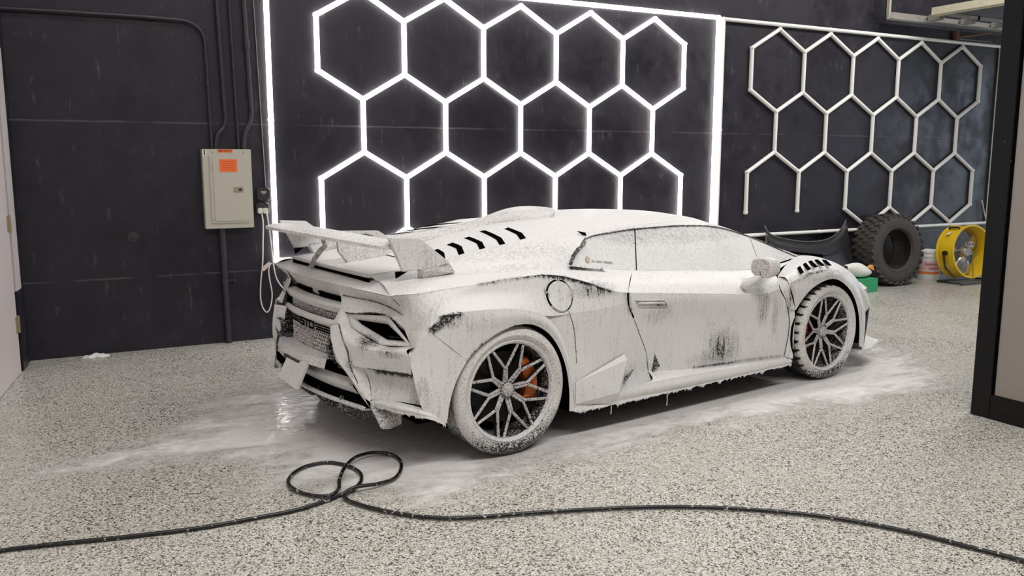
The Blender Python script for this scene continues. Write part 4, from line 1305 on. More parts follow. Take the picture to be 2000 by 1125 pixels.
def wheel(cx, cz, yo, R, width, front):
    """right wheel, outer face at y = yo (negative); returns the part"""
    rr = .264 if front else .263
    ks = rr / .248
    # tyre with tread blocks
    prof = [(rr - .012, .018), (rr + .004, .004), (rr + .013, -.004), (rr + .026, -.010), (R - .028, -.006), (R - .012, .004), (R - .002, .022), (R, .040),
            (R, .055), (R - .009, .058), (R - .009, .066), (R, .069), (R, width / 2 - .006), (R - .009, width / 2 - .003), (R - .009, width / 2 + .005), (R, width / 2 + .008),
            (R, width - .06), (R - .004, width - .025), (R - .03, width - .003), (rr + .02, width), (rr - .01, width - .02)]
    n = 132
    b = MB()
    m = len(prof)
    v = []
    for i in range(n):
        a = 2 * PI * i / n
        for j, (r, t) in enumerate(prof):
            if front and j in (6, 7, 8, 11, 12) and i % 4 == 0:
                r -= .007
            v.append((cx + r * math.cos(a), yo + t, cz + r * math.sin(a)))
    f = [(i * m + j, i * m + j + 1, ((i + 1) % n) * m + j + 1, ((i + 1) % n) * m + j) for i in range(n) for j in range(m - 1)]
    ty = MB().add(v, f).build('wheel', M['tyre_foam'], car, smooth='auto')
    for vv in ():
        pass
    at = ty.data.attributes.new('bare', 'FLOAT', 'POINT')
    vals = []
    for p in ty.data.vertices:
        dz = (cz - p.co.z) / R
        k = max(0, (dz - .30)) * 1.0
        k += .35 if p.co.y - yo > .03 and p.co.z < cz else 0
        rad = math.hypot(p.co.x - cx, p.co.z - cz)
        if front and rad < R - .004 and .018 < p.co.y - yo < .10 and rad > R - .02:
            k += .9
        vals.append(k)
    at.data.foreach_set('value', vals)
    ty['label'] = 'foamy tyre with black Y-spoke rim'
    rim = MB().lathe([(rr + .002, .008), (rr - .006, .003), (rr - .016, .008), (rr - .022, .022), (rr - .012, .020)], 'y', (cx, yo, cz), 64, closed=True)
    o = rim.build('rim_lip', M['foam_speck'], ty, smooth='auto')
    finish(o, 0, None)
    o = MB().lathe([(rr - .020, .020), (rr - .026, .034), (rr - .030, .10), (rr - .02, width - .02), (rr - .010, width - .02), (rr - .012, .022)], 'y', (cx, yo, cz), 64, closed=True).build('rim_barrel', M['foam_bare'], ty, smooth='auto')
    finish(o, 0, None)
    # barrel back
    MB().lathe([(0, .17), (rr - .03, .17)], 'y', (cx, yo, cz), 48).build('wheel_back', M['gap'], ty)
    dsc = MB().lathe([(.06, .115), (.185, .115), (.185, .135), (.06, .135)], 'y', (cx, yo, cz), 48, closed=True).build('brake_disc', M['disc'], ty, smooth='auto')
    a0, a1 = (math.radians(-28), math.radians(52)) if not front else (math.radians(150), math.radians(215))
    cb = MB()
    k = 14
    ring = []
    for i in range(k):
        a = a0 + (a1 - a0) * i / (k - 1)
        e = .012 * max(0.0, math.sin(PI * i / (k - 1))) ** .4
        for rr_, yy in ((.132, .075), (.150 + e * .3, .062), (.186 + e, .064), (.196 + e, .085), (.19 + e, .15), (.132, .15)):
            ring.append((cx + rr_ * math.cos(a), yo + yy, cz + rr_ * math.sin(a)))
    cb.add(ring, [(i * 6 + j, i * 6 + (j + 1) % 6, (i + 1) * 6 + (j + 1) % 6, (i + 1) * 6 + j) for i in range(k - 1) for j in range(6)] + [tuple(range(6)), tuple((k - 1) * 6 + j for j in range(5, -1, -1))])
    cal = cb.build('brake_caliper', M['caliper'], ty, smooth='auto')
    cal['label'] = 'orange brake caliper'
    # eight forked spokes
    ph = math.radians(98 if not front else 80)
    for s in range(8):
        a = ph + 2 * PI * s / 8
        sp = MB()

        def pt(r, da, y):
            r *= ks if r > .05 else 1
            return Vector((cx + r * math.cos(a + da), yo + y, cz + r * math.sin(a + da)))
        segs = [(pt(.040, -.20, .062), pt(.115, -.055, .040)), (pt(.040, .20, .062), pt(.115, .055, .040)),
                (pt(.110, -.03, .040), pt(.228, -.325, .020)), (pt(.110, .03, .040), pt(.228, .325, .020))]
        for p, q in segs:
            d = (q - p).normalized()
            sd = d.cross(Vector((0, 1, 0))).normalized()
            w0, w1 = .0085, .0075
            dep = .026
            vv = [p - sd * w0, p + sd * w0, q + sd * w1, q - sd * w1]
            top = [p - sd * w0 * .55 + Vector((0, -.006, 0)), p + sd * w0 * .55 + Vector((0, -.006, 0)), q + sd * w1 * .55 + Vector((0, -.006, 0)), q - sd * w1 * .55 + Vector((0, -.006, 0))]
            bot = [x + Vector((0, dep, 0)) for x in vv]
            sp.add(vv + top + bot, [(4, 5, 6, 7), (0, 1, 5, 4), (1, 2, 6, 5), (2, 3, 7, 6), (3, 0, 4, 7), (0, 8, 9, 1), (1, 9, 10, 2), (2, 10, 11, 3), (3, 11, 8, 0), (8, 11, 10, 9)])
        o = sp.build('spoke', M['foam_worn'], ty)
        finish(o, 0, None)
        o.data.materials.append(M['darkmetal'])
        for pg in o.data.polygons:
            if abs(pg.normal.y) < .25 or pg.normal.y > 0:
                pg.material_index = 1
    hub = MB().lathe([(0, .030), (.016, .030), (.022, .034), (.030, .036), (.036, .048), (.044, .050), (.046, .075), (0, .075)], 'y', (cx, yo, cz), 32)
    o = hub.build('hub_cap', M['foam_worn'], ty, smooth='auto')
    finish(o, 0, None)
    bl = MB()
    for s in range(16):
        a = 2 * PI * s / 16
        c_ = Vector((cx + .040 * math.cos(a), yo + .046, cz + .040 * math.sin(a)))
        bl.tube([c_, c_ + Vector((0, .01, 0))], .0045, 6)
    bl.build('hub_teeth', M['darkmetal'], ty)
    return ty


def mirror_part(o, parent):
    c = o.copy()
    COL.objects.link(c)
    c.parent = parent
    me = o.data.copy()
    for v in me.vertices:
        v.co.y = -v.co.y
    me.flip_normals()
    c.data = me
    return c


for cx, cz, yo, R_, wd, fr in ((-.008, .333, -.955, .333, .305, False), (2.62, .325, -.94, .325, .245, True)):
    wh = wheel(cx, cz, yo, R_, wd, fr)
    c = mirror_part(wh, car)
    for ch in list(wh.children):
        mirror_part(ch, c)

# ------------------------------------------------------------------ foam hanging from the lower edges
rnd = random.Random(3)


def fringe(path, n, lo, hi, name='foam_drips', thick=.008):
    P = catmull(path, n)
    b = MB()
    big = [rnd.random() for _ in range(n // 7 + 3)]
    v = []
    dep = []
    cur = lo
    for i in range(n):
        cur = .5 * cur + .5 * (lo + (hi - lo) * rnd.random() ** 1.5 * (.35 + .9 * big[i // 7]))
        dep.append(cur * (1.0 if i % 2 else .65))
    for i, p in enumerate(P):
        s = -1 if p.y < 0 else 1
        v += [p + Vector((0, s * .004, .012)), p + Vector((0, s * .009, -dep[i] * .5)), p + Vector((0, s * .002, -dep[i])), p + Vector((0, -s * thick, -dep[i] * .3)), p + Vector((0, -s * thick, .012))]
    f = [(i * 5 + j, i * 5 + (j + 1) % 5, (i + 1) * 5 + (j + 1) % 5, (i + 1) * 5 + j) for i in range(n - 1) for j in range(5)]
    o = b.add(v, f).build(name, M['foam'], car)
    o['kind'] = 'stuff'
    finish(o, 0, None)
    return o


for sd in (1, -1):
    g = (lambda p: p) if sd == 1 else mir
    fringe(g([(.385, -.950, .164)] + PT['sill_bottom'][1:]), 300, .004, .036)
    fringe(g([(-.645, -.66, .302), (-.590, -.82, .300), (-.505, -.95, .287), (-.40, -.95, .237)]), 80, .004, .026)
fringe([(x - .30, y, z) for x, y, z in [(0, -.70, 1.0)]] + [(-.30, -.72, .955)] if False else [(-.49, .722, .952), (-.33, .70, .958), (-.24, .685, .972)], 40, .004, .014)
for x, ln in ((.655, .060), (1.085, .085)):
    MB().tube([(x, -.948, .16), (x + .002, -.948, .16 - ln * .6), (x, -.948, .16 - ln)], [.004, .0022, .003], 6).build('foam_thread', M['foam'], car)
MB().tube([(-.34, .70, .957), (-.34, .70, .90)], [.0035, .002], 6).build('foam_thread', M['foam'], car)

# ------------------------------------------------------------------ things on the back wall


def wpt(p, y=-0.022):
    return Vector((p[0], y, p[1]))


def conduit(label, pts, r, y=-0.028, coup=(), straps=()):
    root = empty('conduit', (pts[-1][0], 0, pts[-1][1]))
    tagset(root, label, 'pipe', 'black conduits above the electrical panel')
    child(MB().tube([wpt(p, y) for p in pts], r, 10), 'pipe', M['pipe'], root, smooth='auto')
    for (a, b) in coup:
        child(MB().tube([wpt(a, y), wpt(b, y)], r * 1.28, 10), 'coupling', M['pipe'], root, smooth='auto')
    for (x, z, hor) in straps:
        s = MB()
        if hor:
            s.box(x - .012, x + .012, y - r - .003, -.001, z - r - .002, z + r + .03)
        else:
            s.box(x - r - .002, x + r + .03, y - r - .003, -.001, z - .012, z + .012)
        child(s, 'strap', M['pipe'], root)
    return root


def bendy(pts, n=24):
    return [(p.x, p.z) for p in catmull([(a, 0, b) for a, b in pts], n)]


conduit('thin black conduit running along the wall then bending down to the panel', [(-2.236, 2.533), (-1.9, 2.540), (-1.272, 2.545), (-1.03, 2.540)] + bendy([(-1.03, 2.540), (-.965, 2.520), (-.905, 2.470), (-.880, 2.395)], 10) + [(-.875, 2.127), (-.868, 1.572)], .013,
        coup=[((-1.31, 2.544), (-1.23, 2.544)), ((-.876, 2.05), (-.875, 2.10))])
conduit('leftmost thick black conduit with an S bend above the panel', [(-.80, 5.5), (-.777, 2.714), (-.757, 1.90)] + bendy([(-.757, 1.90), (-.753, 1.80), (-.775, 1.735), (-.815, 1.69), (-.832, 1.63), (-.837, 1.572)], 14), .019)
conduit('thin straight black conduit between the two S-bend conduits', [(-.70, 5.5), (-.684, 2.722), (-.663, 1.572)], .013)
conduit('rightmost thick black conduit with an S bend above the panel', [(-.60, 5.5), (-.575, 2.731), (-.556, 1.95)] + bendy([(-.556, 1.95), (-.553, 1.86), (-.570, 1.78), (-.605, 1.715), (-.622, 1.64), (-.627, 1.572)], 14), .019, coup=[((-.568, 2.42), (-.567, 2.36))])
lp = conduit('thick black pipe from the panel down to the floor', [(-.825, .945), (-.812, .0)], .025, coup=[((-.821, .53), (-.820, .50))])
lp['group'] = ''
del lp['group']
child(MB().box(-.80, -.745, -.030, 0, .508, .524).box(-.75, -.735, -.034, 0, .495, .537), 'clamp', M['pipe'], lp)
wr = tagset(MB().tube([wpt((-.505, 5.5), -.006), wpt((-.496, 2.737), -.006), wpt((-.461, 1.262), -.006)], .006, 6).build('surface_wire', M['pipe']), 'thin black wire down to the upper outlet box', 'wire')

# electrical panel
M['panel'] = flat('panel_grey_paint', (0.50, 0.48, 0.41), 0.45, var=0.04)
ep = empty('electrical_panel', (-.765, 0, .942))
tagset(ep, 'grey beige electrical panel with orange warning labels on the wall', 'electrical panel')
child(MB().box(-.953, -.580, -.085, 0, .942, 1.568), 'cover', M['panel'], ep, bevel=.004)
pd = child(MB().box(-.905, -.612, -.094, -.083, .983, 1.522), 'panel_door', M['panel'], ep, bevel=.004)
child(MB().box(-.880, -.630, -.0985, -.092, 1.000, 1.500), 'door_face', M['panel'], ep, bevel=.003)
M['orange'] = flat('orange_sticker', (0.90, 0.17, 0.035), 0.5, var=0.05)
child(MB().box(-.829, -.694, -.1005, -.098, 1.389, 1.489), 'warning_sticker', M['orange'], ep)
M['print'] = flat('dark_print', (0.10, 0.02, 0.01), 0.6)
M['print2'] = flat('faint_red_print', (0.55, 0.07, 0.02), 0.6)
for k in range(5):
    z = 1.474 - k * .0165
    child(MB().box(-.815 + .01 * (k % 2), -.708 - .008 * (k % 3), -.1015, -.1, z - .0035, z), 'print_line', M['print2'], ep)
child(MB().box(-.838, -.722, -.0865, -.084, 1.541, 1.566), 'voltage_strip', M['orange'], ep)


def flat_text(txt, loc, size, mat, parent, name, extrude=.0006, align='CENTER', rot=(PI / 2, 0, 0), bold=0.0):
    cu = bpy.data.curves.new(name, 'FONT')
    cu.body = txt
    cu.size = size
    cu.extrude = extrude
    cu.offset = bold
    cu.align_x = align
    cu.align_y = 'CENTER'
    tmp = bpy.data.objects.new(name, cu)
    COL.objects.link(tmp)
    dg = bpy.context.evaluated_depsgraph_get()
    me = bpy.data.meshes.new_from_object(tmp.evaluated_get(dg))
    bpy.data.objects.remove(tmp, do_unlink=True)
    bpy.data.curves.remove(cu)
    me.materials.clear()
    me.materials.append(mat)
    o = bpy.data.objects.new(name, me)
    COL.objects.link(o)
    o.rotation_euler = rot
    if parent:
        o.parent = parent
        o.location = Vector(loc) - parent.location
    else:
        o.location = loc
    return o


flat_text('208 VOLTS', (-.780, -.0868, 1.5535), .0205, M['print'], ep, 'print_text', bold=.0005)
child(MB().box(-.950, -.921, -.0865, -.084, 1.515, 1.563), 'number_sticker', flat('white_sticker', (.75, .74, .72), .5), ep)
flat_text('1', (-.9355, -.0868, 1.539), .055, M['black'], ep, 'number_text', bold=.002)
child(MB().box(-.729, -.655, -.1015, -.098, 1.228, 1.270), 'latch_plate', flat('latch_bronze', (.36, .30, .20), .4, .3), ep)
child(MB().box(-.690, -.668, -.104, -.1, 1.240, 1.258), 'latch', M['black'], ep)
for x in (-.872, -.640):
    child(MB().lathe([(0, -.0895), (.006, -.089), (.007, -.084)], 'y', (x, 0, 1.545), 10), 'screw', M['steel'], ep)
for z in (1.42, 1.22, 1.02):
    child(MB().box(-.887, -.881, -.099, -.094, z - .012, z + .012), 'hinge_pin', M['panel'], ep)

# outlet boxes and the white lead of the light panel
M['boxblack'] = flat('black_painted_box', (0.028, 0.026, 0.030), 0.35)
M['silver'] = flat('bare_metal_edge', (0.45, 0.42, 0.40), 0.35, 0.7)


def outlet(name, label, x, z, s):
    root = empty(name, (x, 0, z))
    tagset(root, label, 'outlet', 'black outlet boxes')
    h = s / 2
    c = h * .38
    oc = [(x - h + c, z - h), (x + h - c, z - h), (x + h, z - h + c), (x + h, z + h - c), (x + h - c, z + h), (x - h + c, z + h), (x - h, z + h - c), (x - h, z - h + c)]
    child(MB().prism([(a, 0, b) for a, b in oc], (0, -.045, 0)), 'box', M['boxblack'], root)
    child(MB().tube([(a, -.046, b) for a, b in oc[1:5]], .0025, 6), 'bare_edge', M['silver'], root)
    return root


ob = outlet('outlet_box', 'upper black outlet box beside the panel, with a worn pale patch', -.487, 1.208, .104)
child(MB().prism([(-.510, -.046, 1.232), (-.462, -.046, 1.232), (-.466, -.046, 1.215), (-.480, -.046, 1.213), (-.486, -.046, 1.200), (-.492, -.046, 1.213), (-.506, -.046, 1.218)], (0, -.002, 0)), 'worn_patch', M['silver'], ob)
ob2 = outlet('outlet_box', 'lower black outlet box beside the panel, with two white plugs', -.499, 1.092, .100)
M['cable'] = flat('white_cable', (0.72, 0.70, 0.64), 0.45, var=0.05)
for x in (-.522, -.482):
    child(MB().box(x - .019, x + .019, -.078, -.044, 1.052, 1.096), 'plug', M['cable'], ob2, bevel=.005)
c1 = [(-.512, 1.056), (-.504, .993), (-.510, .812), (-.518, .637), (-.537, .484), (-.543, .33), (-.523, .255), (-.497, .226), (-.470, .263), (-.449, .375), (-.461, .479), (-.470, .583), (-.458, .625), (-.445, .640)]
tagset(MB().tube(catmull([(a, -.060 + .03 * min(1, max(0, (1.0 - b) * 2)), b) for a, b in c1], 70), .0055, 8).build('power_cable', M['cable'], smooth=True), 'white cable hanging in a long loop below the outlet box', 'cable')
c2 = [(-.475, 1.056), (-.456, .89), (-.442, .736), (-.424, .581), (-.398, .484), (-.329, .397), (-.151, .31), (.05, .27), (.3, .25)]
tagset(MB().tube(catmull([(a, -.085 + .055 * min(1, max(0, (1.0 - b) * 2)), b) for a, b in c2], 60), .0055, 8).build('power_cable', M['cable'], smooth=True), 'white cable curving from the outlet box behind the car', 'cable')
tagset(MB().prism([(-.527, -.036, .605), (-.462, -.036, .655), (-.455, -.036, .622), (-.508, -.036, .575), (-.525, -.036, .580)], (0, -.008, 0)).build('cable_tag', flat('pink_paper', (.62, .52, .50), .6), bevel=.001), 'pale pink tag tied around the white cable', 'tag')
bt_ = MB().lathe([(.0, -.018), (.012, -.018), (.016, -.014), (.017, -.008), (.040, -.006), (.044, 0)], 'y', (-1.479, 0, .890), 20).build('wall_bolt', M['pipe'], smooth='auto')
tagset(bt_, 'black painted round bolt cap on the bare black wall', 'bolt')
# crumpled rag at the foot of the wall
rg = MB()
rr_ = random.Random(5)
v, k = [], 13
for i in range(k):
    for j in range(6):
        x = -1.90 + .19 * i / (k - 1) + .01 * rr_.random()
        y = -.12 + .09 * j / 5 + .012 * math.sin(i * 1.3)
        e = math.sin(PI * i / (k - 1)) * math.sin(PI * j / 5)
        v.append((x, y, .002 + .022 * e * (.5 + rr_.random())))
rg.add(v, [(i * 6 + j, i * 6 + j + 1, (i + 1) * 6 + j + 1, (i + 1) * 6 + j) for i in range(k - 1) for j in range(5)])
o = rg.build('white_rag', flat('white_cloth', (.78, .77, .75), .8, bump=.2), smooth=True)
m = o.modifiers.new('t', 'SOLIDIFY')
m.thickness = .004
tagset(o, 'small crumpled white rag on the floor by the wall', 'rag')

# ------------------------------------------------------------------ framed partition at the right edge
pt_ = empty('glass_partition', (2.74, -4.7, 0))
tagset(pt_, 'black framed partition with a frosted grey pane at the right edge', 'partition')


def m_speck(name, base, rough):
    t = NT(name)
    c = t.coord('Object')
    sp = t.maprange(t.voronoi(c, 34), 0.05, 0.085, 1.0, 0.0)
    sp = t.math('MULTIPLY', sp, t.maprange(t.noise(c, 7, 1), 0.60, 0.63))
    t.set(color=t.mix(t.math('MULTIPLY', sp, .8), base, (.6, .6, .58)), rough=rough, spec=.25)
    return t.m


M['pframe'] = m_speck('black_frame_with_splashes', (.006, .006, .007), .5)
M['ppane'] = m_speck('frosted_grey_pane', (.30, .265, .24), .55)
child(MB().box(2.715, 2.765, -4.235, -4.12, 0, 3.0), 'frame_post', M['pframe'], pt_, bevel=.003)
child(MB().box(2.715, 2.765, -5.68, -5.565, 0, 3.0), 'frame_post', M['pframe'], pt_, bevel=.003)
child(MB().box(2.715, 2.765, -5.565, -4.235, 0, .145), 'bottom_rail', M['pframe'], pt_, bevel=.003)
child(MB().box(2.715, 2.765, -5.565, -4.235, 2.86, 3.0), 'top_rail', M['pframe'], pt_, bevel=.003)
child(MB().box(2.728, 2.752, -5.565, -4.250, .145, 2.86), 'pane', M['ppane'], pt_)
child(MB().box(2.722, 2.758, -4.250, -4.235, .145, 2.86), 'gasket', M['gap'], pt_)

# ------------------------------------------------------------------ things in the far right corner
# bare off-road tyre leaning on the wall
M['tyre2'] = flat('dusty_tyre_rubber', (0.060, 0.054, 0.050), 0.75, var=.3, scale=30)
ot = empty('off_road_tyre', (6.79, -.26, .425), 0)
tagset(ot, 'big knobbly off-road tyre without a rim leaning on the wall', 'tyre')
ot.rotation_euler = (math.radians(-5), 0, math.radians(-4))
RT, WT = .42, .31
pr = [(.235, -.125), (.245, -.150), (.275, -.160), (.33, -.162), (.375, -.156), (.398, -.140), (.405, -.12), (.407, 0), (.405, .12), (.398, .14), (.375, .156), (.33, .162), (.275, .160), (.245, .15), (.235, .125), (.30, .11), (.36, .08), (.37, 0), (.36, -.08), (.30, -.11)]
MB().lathe(pr, 'y', (0, 0, 0), 64, closed=True).build('carcass', M['tyre2'], ot, smooth='auto')
MB().lathe([(.252, -.158), (.262, -.166), (.272, -.162)], 'y', (0, 0, 0), 64).build('bead_ring', M['tyre2'], ot, smooth=True)
blk = {}


def block_mesh(key, pts, h):
    b = MB().prism([(x, y, 0) for x, y in pts], (0, 0, h))
    o = b.build('tread_block', M['tyre2'])
    me = o.data
    bpy.data.objects.remove(o, do_unlink=True)
    return me


bm1 = block_mesh('c', [(-.026, -.038), (.010, -.030), (.028, .010), (.018, .036), (-.014, .026), (-.030, -.006)], .022)
bm2 = block_mesh('s', [(-.020, -.052), (.018, -.052), (.022, .010), (.006, .045), (-.022, .035)], .022)
NB = 30
for i in range(NB):
    for row, (y, me, da, fl) in enumerate([(-.118, bm2, 0, 1), (-.040, bm1, .5, 1), (.040, bm1, 0, -1), (.118, bm2, .5, -1)]):
        a = 2 * PI * (i + da) / NB
        o = bpy.data.objects.new('tread_block', me)
        COL.objects.link(o)
        o.parent = ot
        # local frame: x along the circumference, y along the axis, z outward
        ex = Vector((-math.sin(a), 0, math.cos(a)))
        ez = Vector((math.cos(a), 0, math.sin(a)))
        ey = ez.cross(ex)
        mt = Matrix((ex, ey, ez)).transposed().to_4x4()
        mt.translation = ez * (.400 if row in (0, 3) else .405) + Vector((0, y, 0))
        if fl < 0:
            mt = mt @ Matrix.Rotation(PI, 4, 'Z')
        o.matrix_local = mt
sl = MB()
for i in range(NB):
    a = 2 * PI * (i + .25) / NB
    ez = Vector((math.cos(a), 0, math.sin(a)))
    ex = Vector((-math.sin(a), 0, math.cos(a)))
    b = [ez * .385 + ex * .018, ez * .412 + ex * .018, ez * .412 - ex * .018, ez * .385 - ex * .018]
    o = MB().prism([p + Vector((0, -.150, 0)) for p in b], (0, -.012, 0)).build('side_lug', M['tyre2'], ot)

# white bucket with red lettering and an orange band
bk_ = empty('plastic_bucket', (7.66, -.185, 0))
tagset(bk_, 'white plastic bucket with red print and orange band beside the tyre', 'bucket')
M['bucket'] = flat('white_bucket_plastic', (.80, .80, .79), .35, var=.03)
bo = MB().lathe([(0, .006), (.128, .006), (.130, .0), (.132, .004), (.147, .29), (.153, .29), (.153, .310), (.149, .312), (.150, .335), (.155, .337), (.156, .365), (.152, .368), (.147, .36), (.126, .012), (0, .012)], 'z', (7.66, -.185, 0), 48)
child(bo, 'pail', M['bucket'], bk_, smooth='auto')


def band(z0, z1, mat, name, a0=0, a1=2 * PI, n=40, d=.001):
    b = MB()
    v = []
    for i in range(n):
        a = a0 + (a1 - a0) * i / (n - 1)
        for z in (z0, z1):
            r = .132 + (.147 - .132) * (z - .004) / .286 + d
            v.append((7.66 + r * math.cos(a), -.185 + r * math.sin(a), z))
    b.add(v, [(2 * i, 2 * i + 2, 2 * i + 3, 2 * i + 1) for i in range(n - 1)])
    return child(b, name, mat, bk_, smooth=True)


band(.075, .108, flat('orange_print', (.78, .22, .04), .5), 'orange_band', PI * .85, PI * 1.85)
M['redprint'] = flat('faded_red_print', (.55, .14, .15), .5)
M['pinkprint'] = flat('pale_pink_print', (.72, .48, .47), .5)
band(.125, .235, M['pinkprint'], 'print_ground', PI * .9, PI * 1.85, d=.0006)
for zc, a0, a1 in ((.200, 1.12, 1.40), (.150, 1.22, 1.50)):
    # illegible script strokes
    n = 26
    v = []
    b = MB()
    pts = []
    for i in range(n):
        a = PI * (a0 + (a1 - a0) * i / (n - 1))
        z = zc + .014 * math.sin(i * 1.55) * (1.3 - i / n)
        r = .132 + .015 * (z - .004) / .286 + .0022
        pts.append((7.66 + r * math.cos(a), -.185 + r * math.sin(a), z))
    b.tube(pts, .0042, 5)
    child(b, 'script_print', M['redprint'], bk_)
hb = [(7.66 + .158 * math.cos(a), -.42 + .158 * math.sin(a) * 1.0 - .0, .30 - .13 * math.sin((a - PI) / PI * PI)) for a in [PI + PI * i / 16 for i in range(17)]]

# yellow drum fan
fx, fy, fz, FR = 7.80, -.55, .375, .315
fn = empty('drum_fan', (fx, fy, 0))
tagset(fn, 'yellow drum fan on a black stand in the corner', 'fan')
M['yellow'] = flat('yellow_paint', (.80, .53, .015), .4, var=.10, scale=8)
M['chrome'] = flat('polished_blade', (.62, .62, .64), .22, .9)
fr_ = empty('drum', (0, 0, 0))
fr_.parent = fn
fr_.location = (0, 0, fz)
fr_.rotation_euler = (math.radians(-6), 0, math.radians(-6))
fr_.scale = (1, .83, 1)
drum = MB().lathe([(FR, -.15), (FR + .012, -.148), (FR + .012, -.135), (FR, -.128), (FR - .002, .0), (FR, .128), (FR + .012, .135), (FR + .012, .148), (FR, .15), (FR - .010, .148), (FR - .012, 0), (FR - .010, -.148)], 'y', (0, 0, 0), 64, closed=True)
drum.build('housing', M['yellow'], fr_, smooth='auto')
for k in range(3):
    a0 = 2 * PI * k / 3 + .5
    b = MB()
    v = []
    for i in range(9):
        r = .05 + (.285 - .05) * i / 8
        w_ = .30 + .22 * math.sin(PI * i / 8)
        for j in range(5):
            a = a0 + w_ * (j - 2) / 2
            v.append((r * math.cos(a), .035 - .05 * (j - 2) / 2 * (1 - .4 * i / 8), r * math.sin(a)))
    b.add(v, [(i * 5 + j, i * 5 + j + 1, (i + 1) * 5 + j + 1, (i + 1) * 5 + j) for i in range(8) for j in range(4)])
    o = b.build('fan_blade', M['chrome'], fr_, smooth=True)
    o.modifiers.new('t', 'SOLIDIFY').thickness = .004
MB().lathe([(0, -.07), (.05, -.07), (.06, -.055), (.062, .05), (0, .06)], 'y', (0, 0, 0), 24).build('motor', M['steel'], fr_, smooth='auto')
MB().box(-.045, .045, -.125, -.06, .05, .12).build('motor_box', M['steel'], fr_, bevel=.006)
for x in (-.025, .02):
    MB().lathe([(0, -.128), (.011, -.128), (.011, -.12)], 'y', (x, 0, .09), 12).build('box_knob', M['black'], fr_)
MB().lathe([(.018, -.13), (.026, -.132), (.028, -.12), (.018, -.12)], 'y', (0, 0, -.01), 16, closed=True).build('hub_ring', M['silver'], fr_)
gw = MB()
for r in (.10, .17, .24, .295):
    gw.tube([(r * math.cos(a), .135, r * math.sin(a)) for a in [2 * PI * i / 40 for i in range(40)]], .0025, 5, closed=True)
for k in range(16):
    a = 2 * PI * k / 16
    gw.tube([(.03 * math.cos(a), .132, .03 * math.sin(a)), (.308 * math.cos(a), .135, .308 * math.sin(a))], .0025, 5)
o = gw.build('rear_guard', M['steel'], fr_)
MB().tube([(.02, -.10, -.05), (.01, -.14, -.18), (0, -.15, -.31)], .004, 6).build('motor_lead', M['black'], fr_)
hnd = MB()
a = math.radians(118)
ez = Vector((math.cos(a), 0, math.sin(a)))
ex = Vector((-math.sin(a), 0, math.cos(a)))
hnd.tube([ez * (FR + .002) + ex * .0 + Vector((0, -.085, 0)), ez * (FR + .025) + Vector((0, -.075, 0)), ez * (FR + .025) + Vector((0, .075, 0)), ez * (FR + .002) + Vector((0, .085, 0))], .012, 8)
hnd.build('carry_handle', M['black'], fr_, smooth=True)
MB().prism([ez * (FR + .001) + ex * .075 + Vector((0, -.03, 0)), ez * (FR - .004) + ex * .135 + Vector((0, -.03, 0)), ez * (FR - .004) + ex * .135 + Vector((0, .03, 0)), ez * (FR + .001) + ex * .075 + Vector((0, .03, 0))], ez * .003).build('rating_sticker', flat('pale_sticker', (.72, .68, .60), .5), fr_)
stn = MB()
for x in (-.36, .36):
    stn.tube([(fx + x, fy + .02, fz), (fx + x, fy - .02, .20), (fx + x * .92, fy - .22, .02), (fx + x * .92, fy + .09, .02)], .013, 8)
stn.tube([(fx - .33, fy - .22, .018), (fx + .33, fy - .22, .018)], .013, 8).tube([(fx - .33, fy + .09, .018), (fx + .33, fy + .09, .018)], .013, 8)
child(stn, 'stand', M['black'], fn, smooth='auto')
for x in (-.345, .345):
    child(MB().lathe([(0, -.02), (.028, -.018), (.03, .018), (0, .02)], 'x', (fx + x * 1.04, fy, fz), 6), 'pivot_knob', M['black'], fn)
tagset(MB().tube(catmull([(8.86, -.03, .96), (8.90, -.05, .80), (8.93, -.08, .60), (8.80, -.06, .42), (8.92, -.10, .30), (9.06, -.12, .22)], 40), .008, 6).build('fan_lead', M['cable'], smooth=True), 'white lead hanging beside the yellow fan', 'cable')

# bonnet panel leaning on the wall behind the car's nose
M['carbon'] = flat('dark_carbon_panel', (.016, .016, .018), .42, var=.4, scale=40)
top = [(4.98, .76), (5.03, .67), (5.26, .60), (5.58, .56), (5.91, .58), (6.16, .68), (6.29, .78)]
hp = []
for u, (x, z) in enumerate(top):
    hp.append((x, z))
ctop = [(p.x, p.z) for p in catmull([(x, 0, z) for x, z in hp], 31)]
ll = []
v, f = [], []
nz = 8
for i, (x, z) in enumerate(ctop):
    s_ = (i / 30 - .5) * 2
    for j in range(nz):
        t_ = j / (nz - 1)
        zz = z * (1 - t_) + .02 * t_
        xx = x + (5.64 - x) * .10 * t_
        v.append((xx, -.05 - .30 * (1 - zz / .78) + .045 * (1 - s_ * s_) * -1 * math.sin(PI * min(1, t_ + .15)), zz))
f = [(i * nz + j, i * nz + j + 1, (i + 1) * nz + j + 1, (i + 1) * nz + j) for i in range(30) for j in range(nz - 1)]
hpo = empty('bonnet_panel', (5.64, -.3, 0))
tagset(hpo, 'loose black bonnet panel with a curved top edge leaning on the wall', 'car part')
o = child(MB().add(v, f), 'skin', M['carbon'], hpo, smooth=True)
o.modifiers.new('t', 'SOLIDIFY').thickness = .012
child(MB().tube([Vector(v[i * nz]) for i in range(31)], .008, 6), 'top_flange', flat('grey_flange', (.11, .11, .11), .4), hpo, smooth=True)
child(MB().tube([Vector(v[i * nz + 2]) + Vector((0, -.012, 0)) for i in range(1, 30)], .007, 6), 'inner_rib', M['carbon'], hpo, smooth=True)
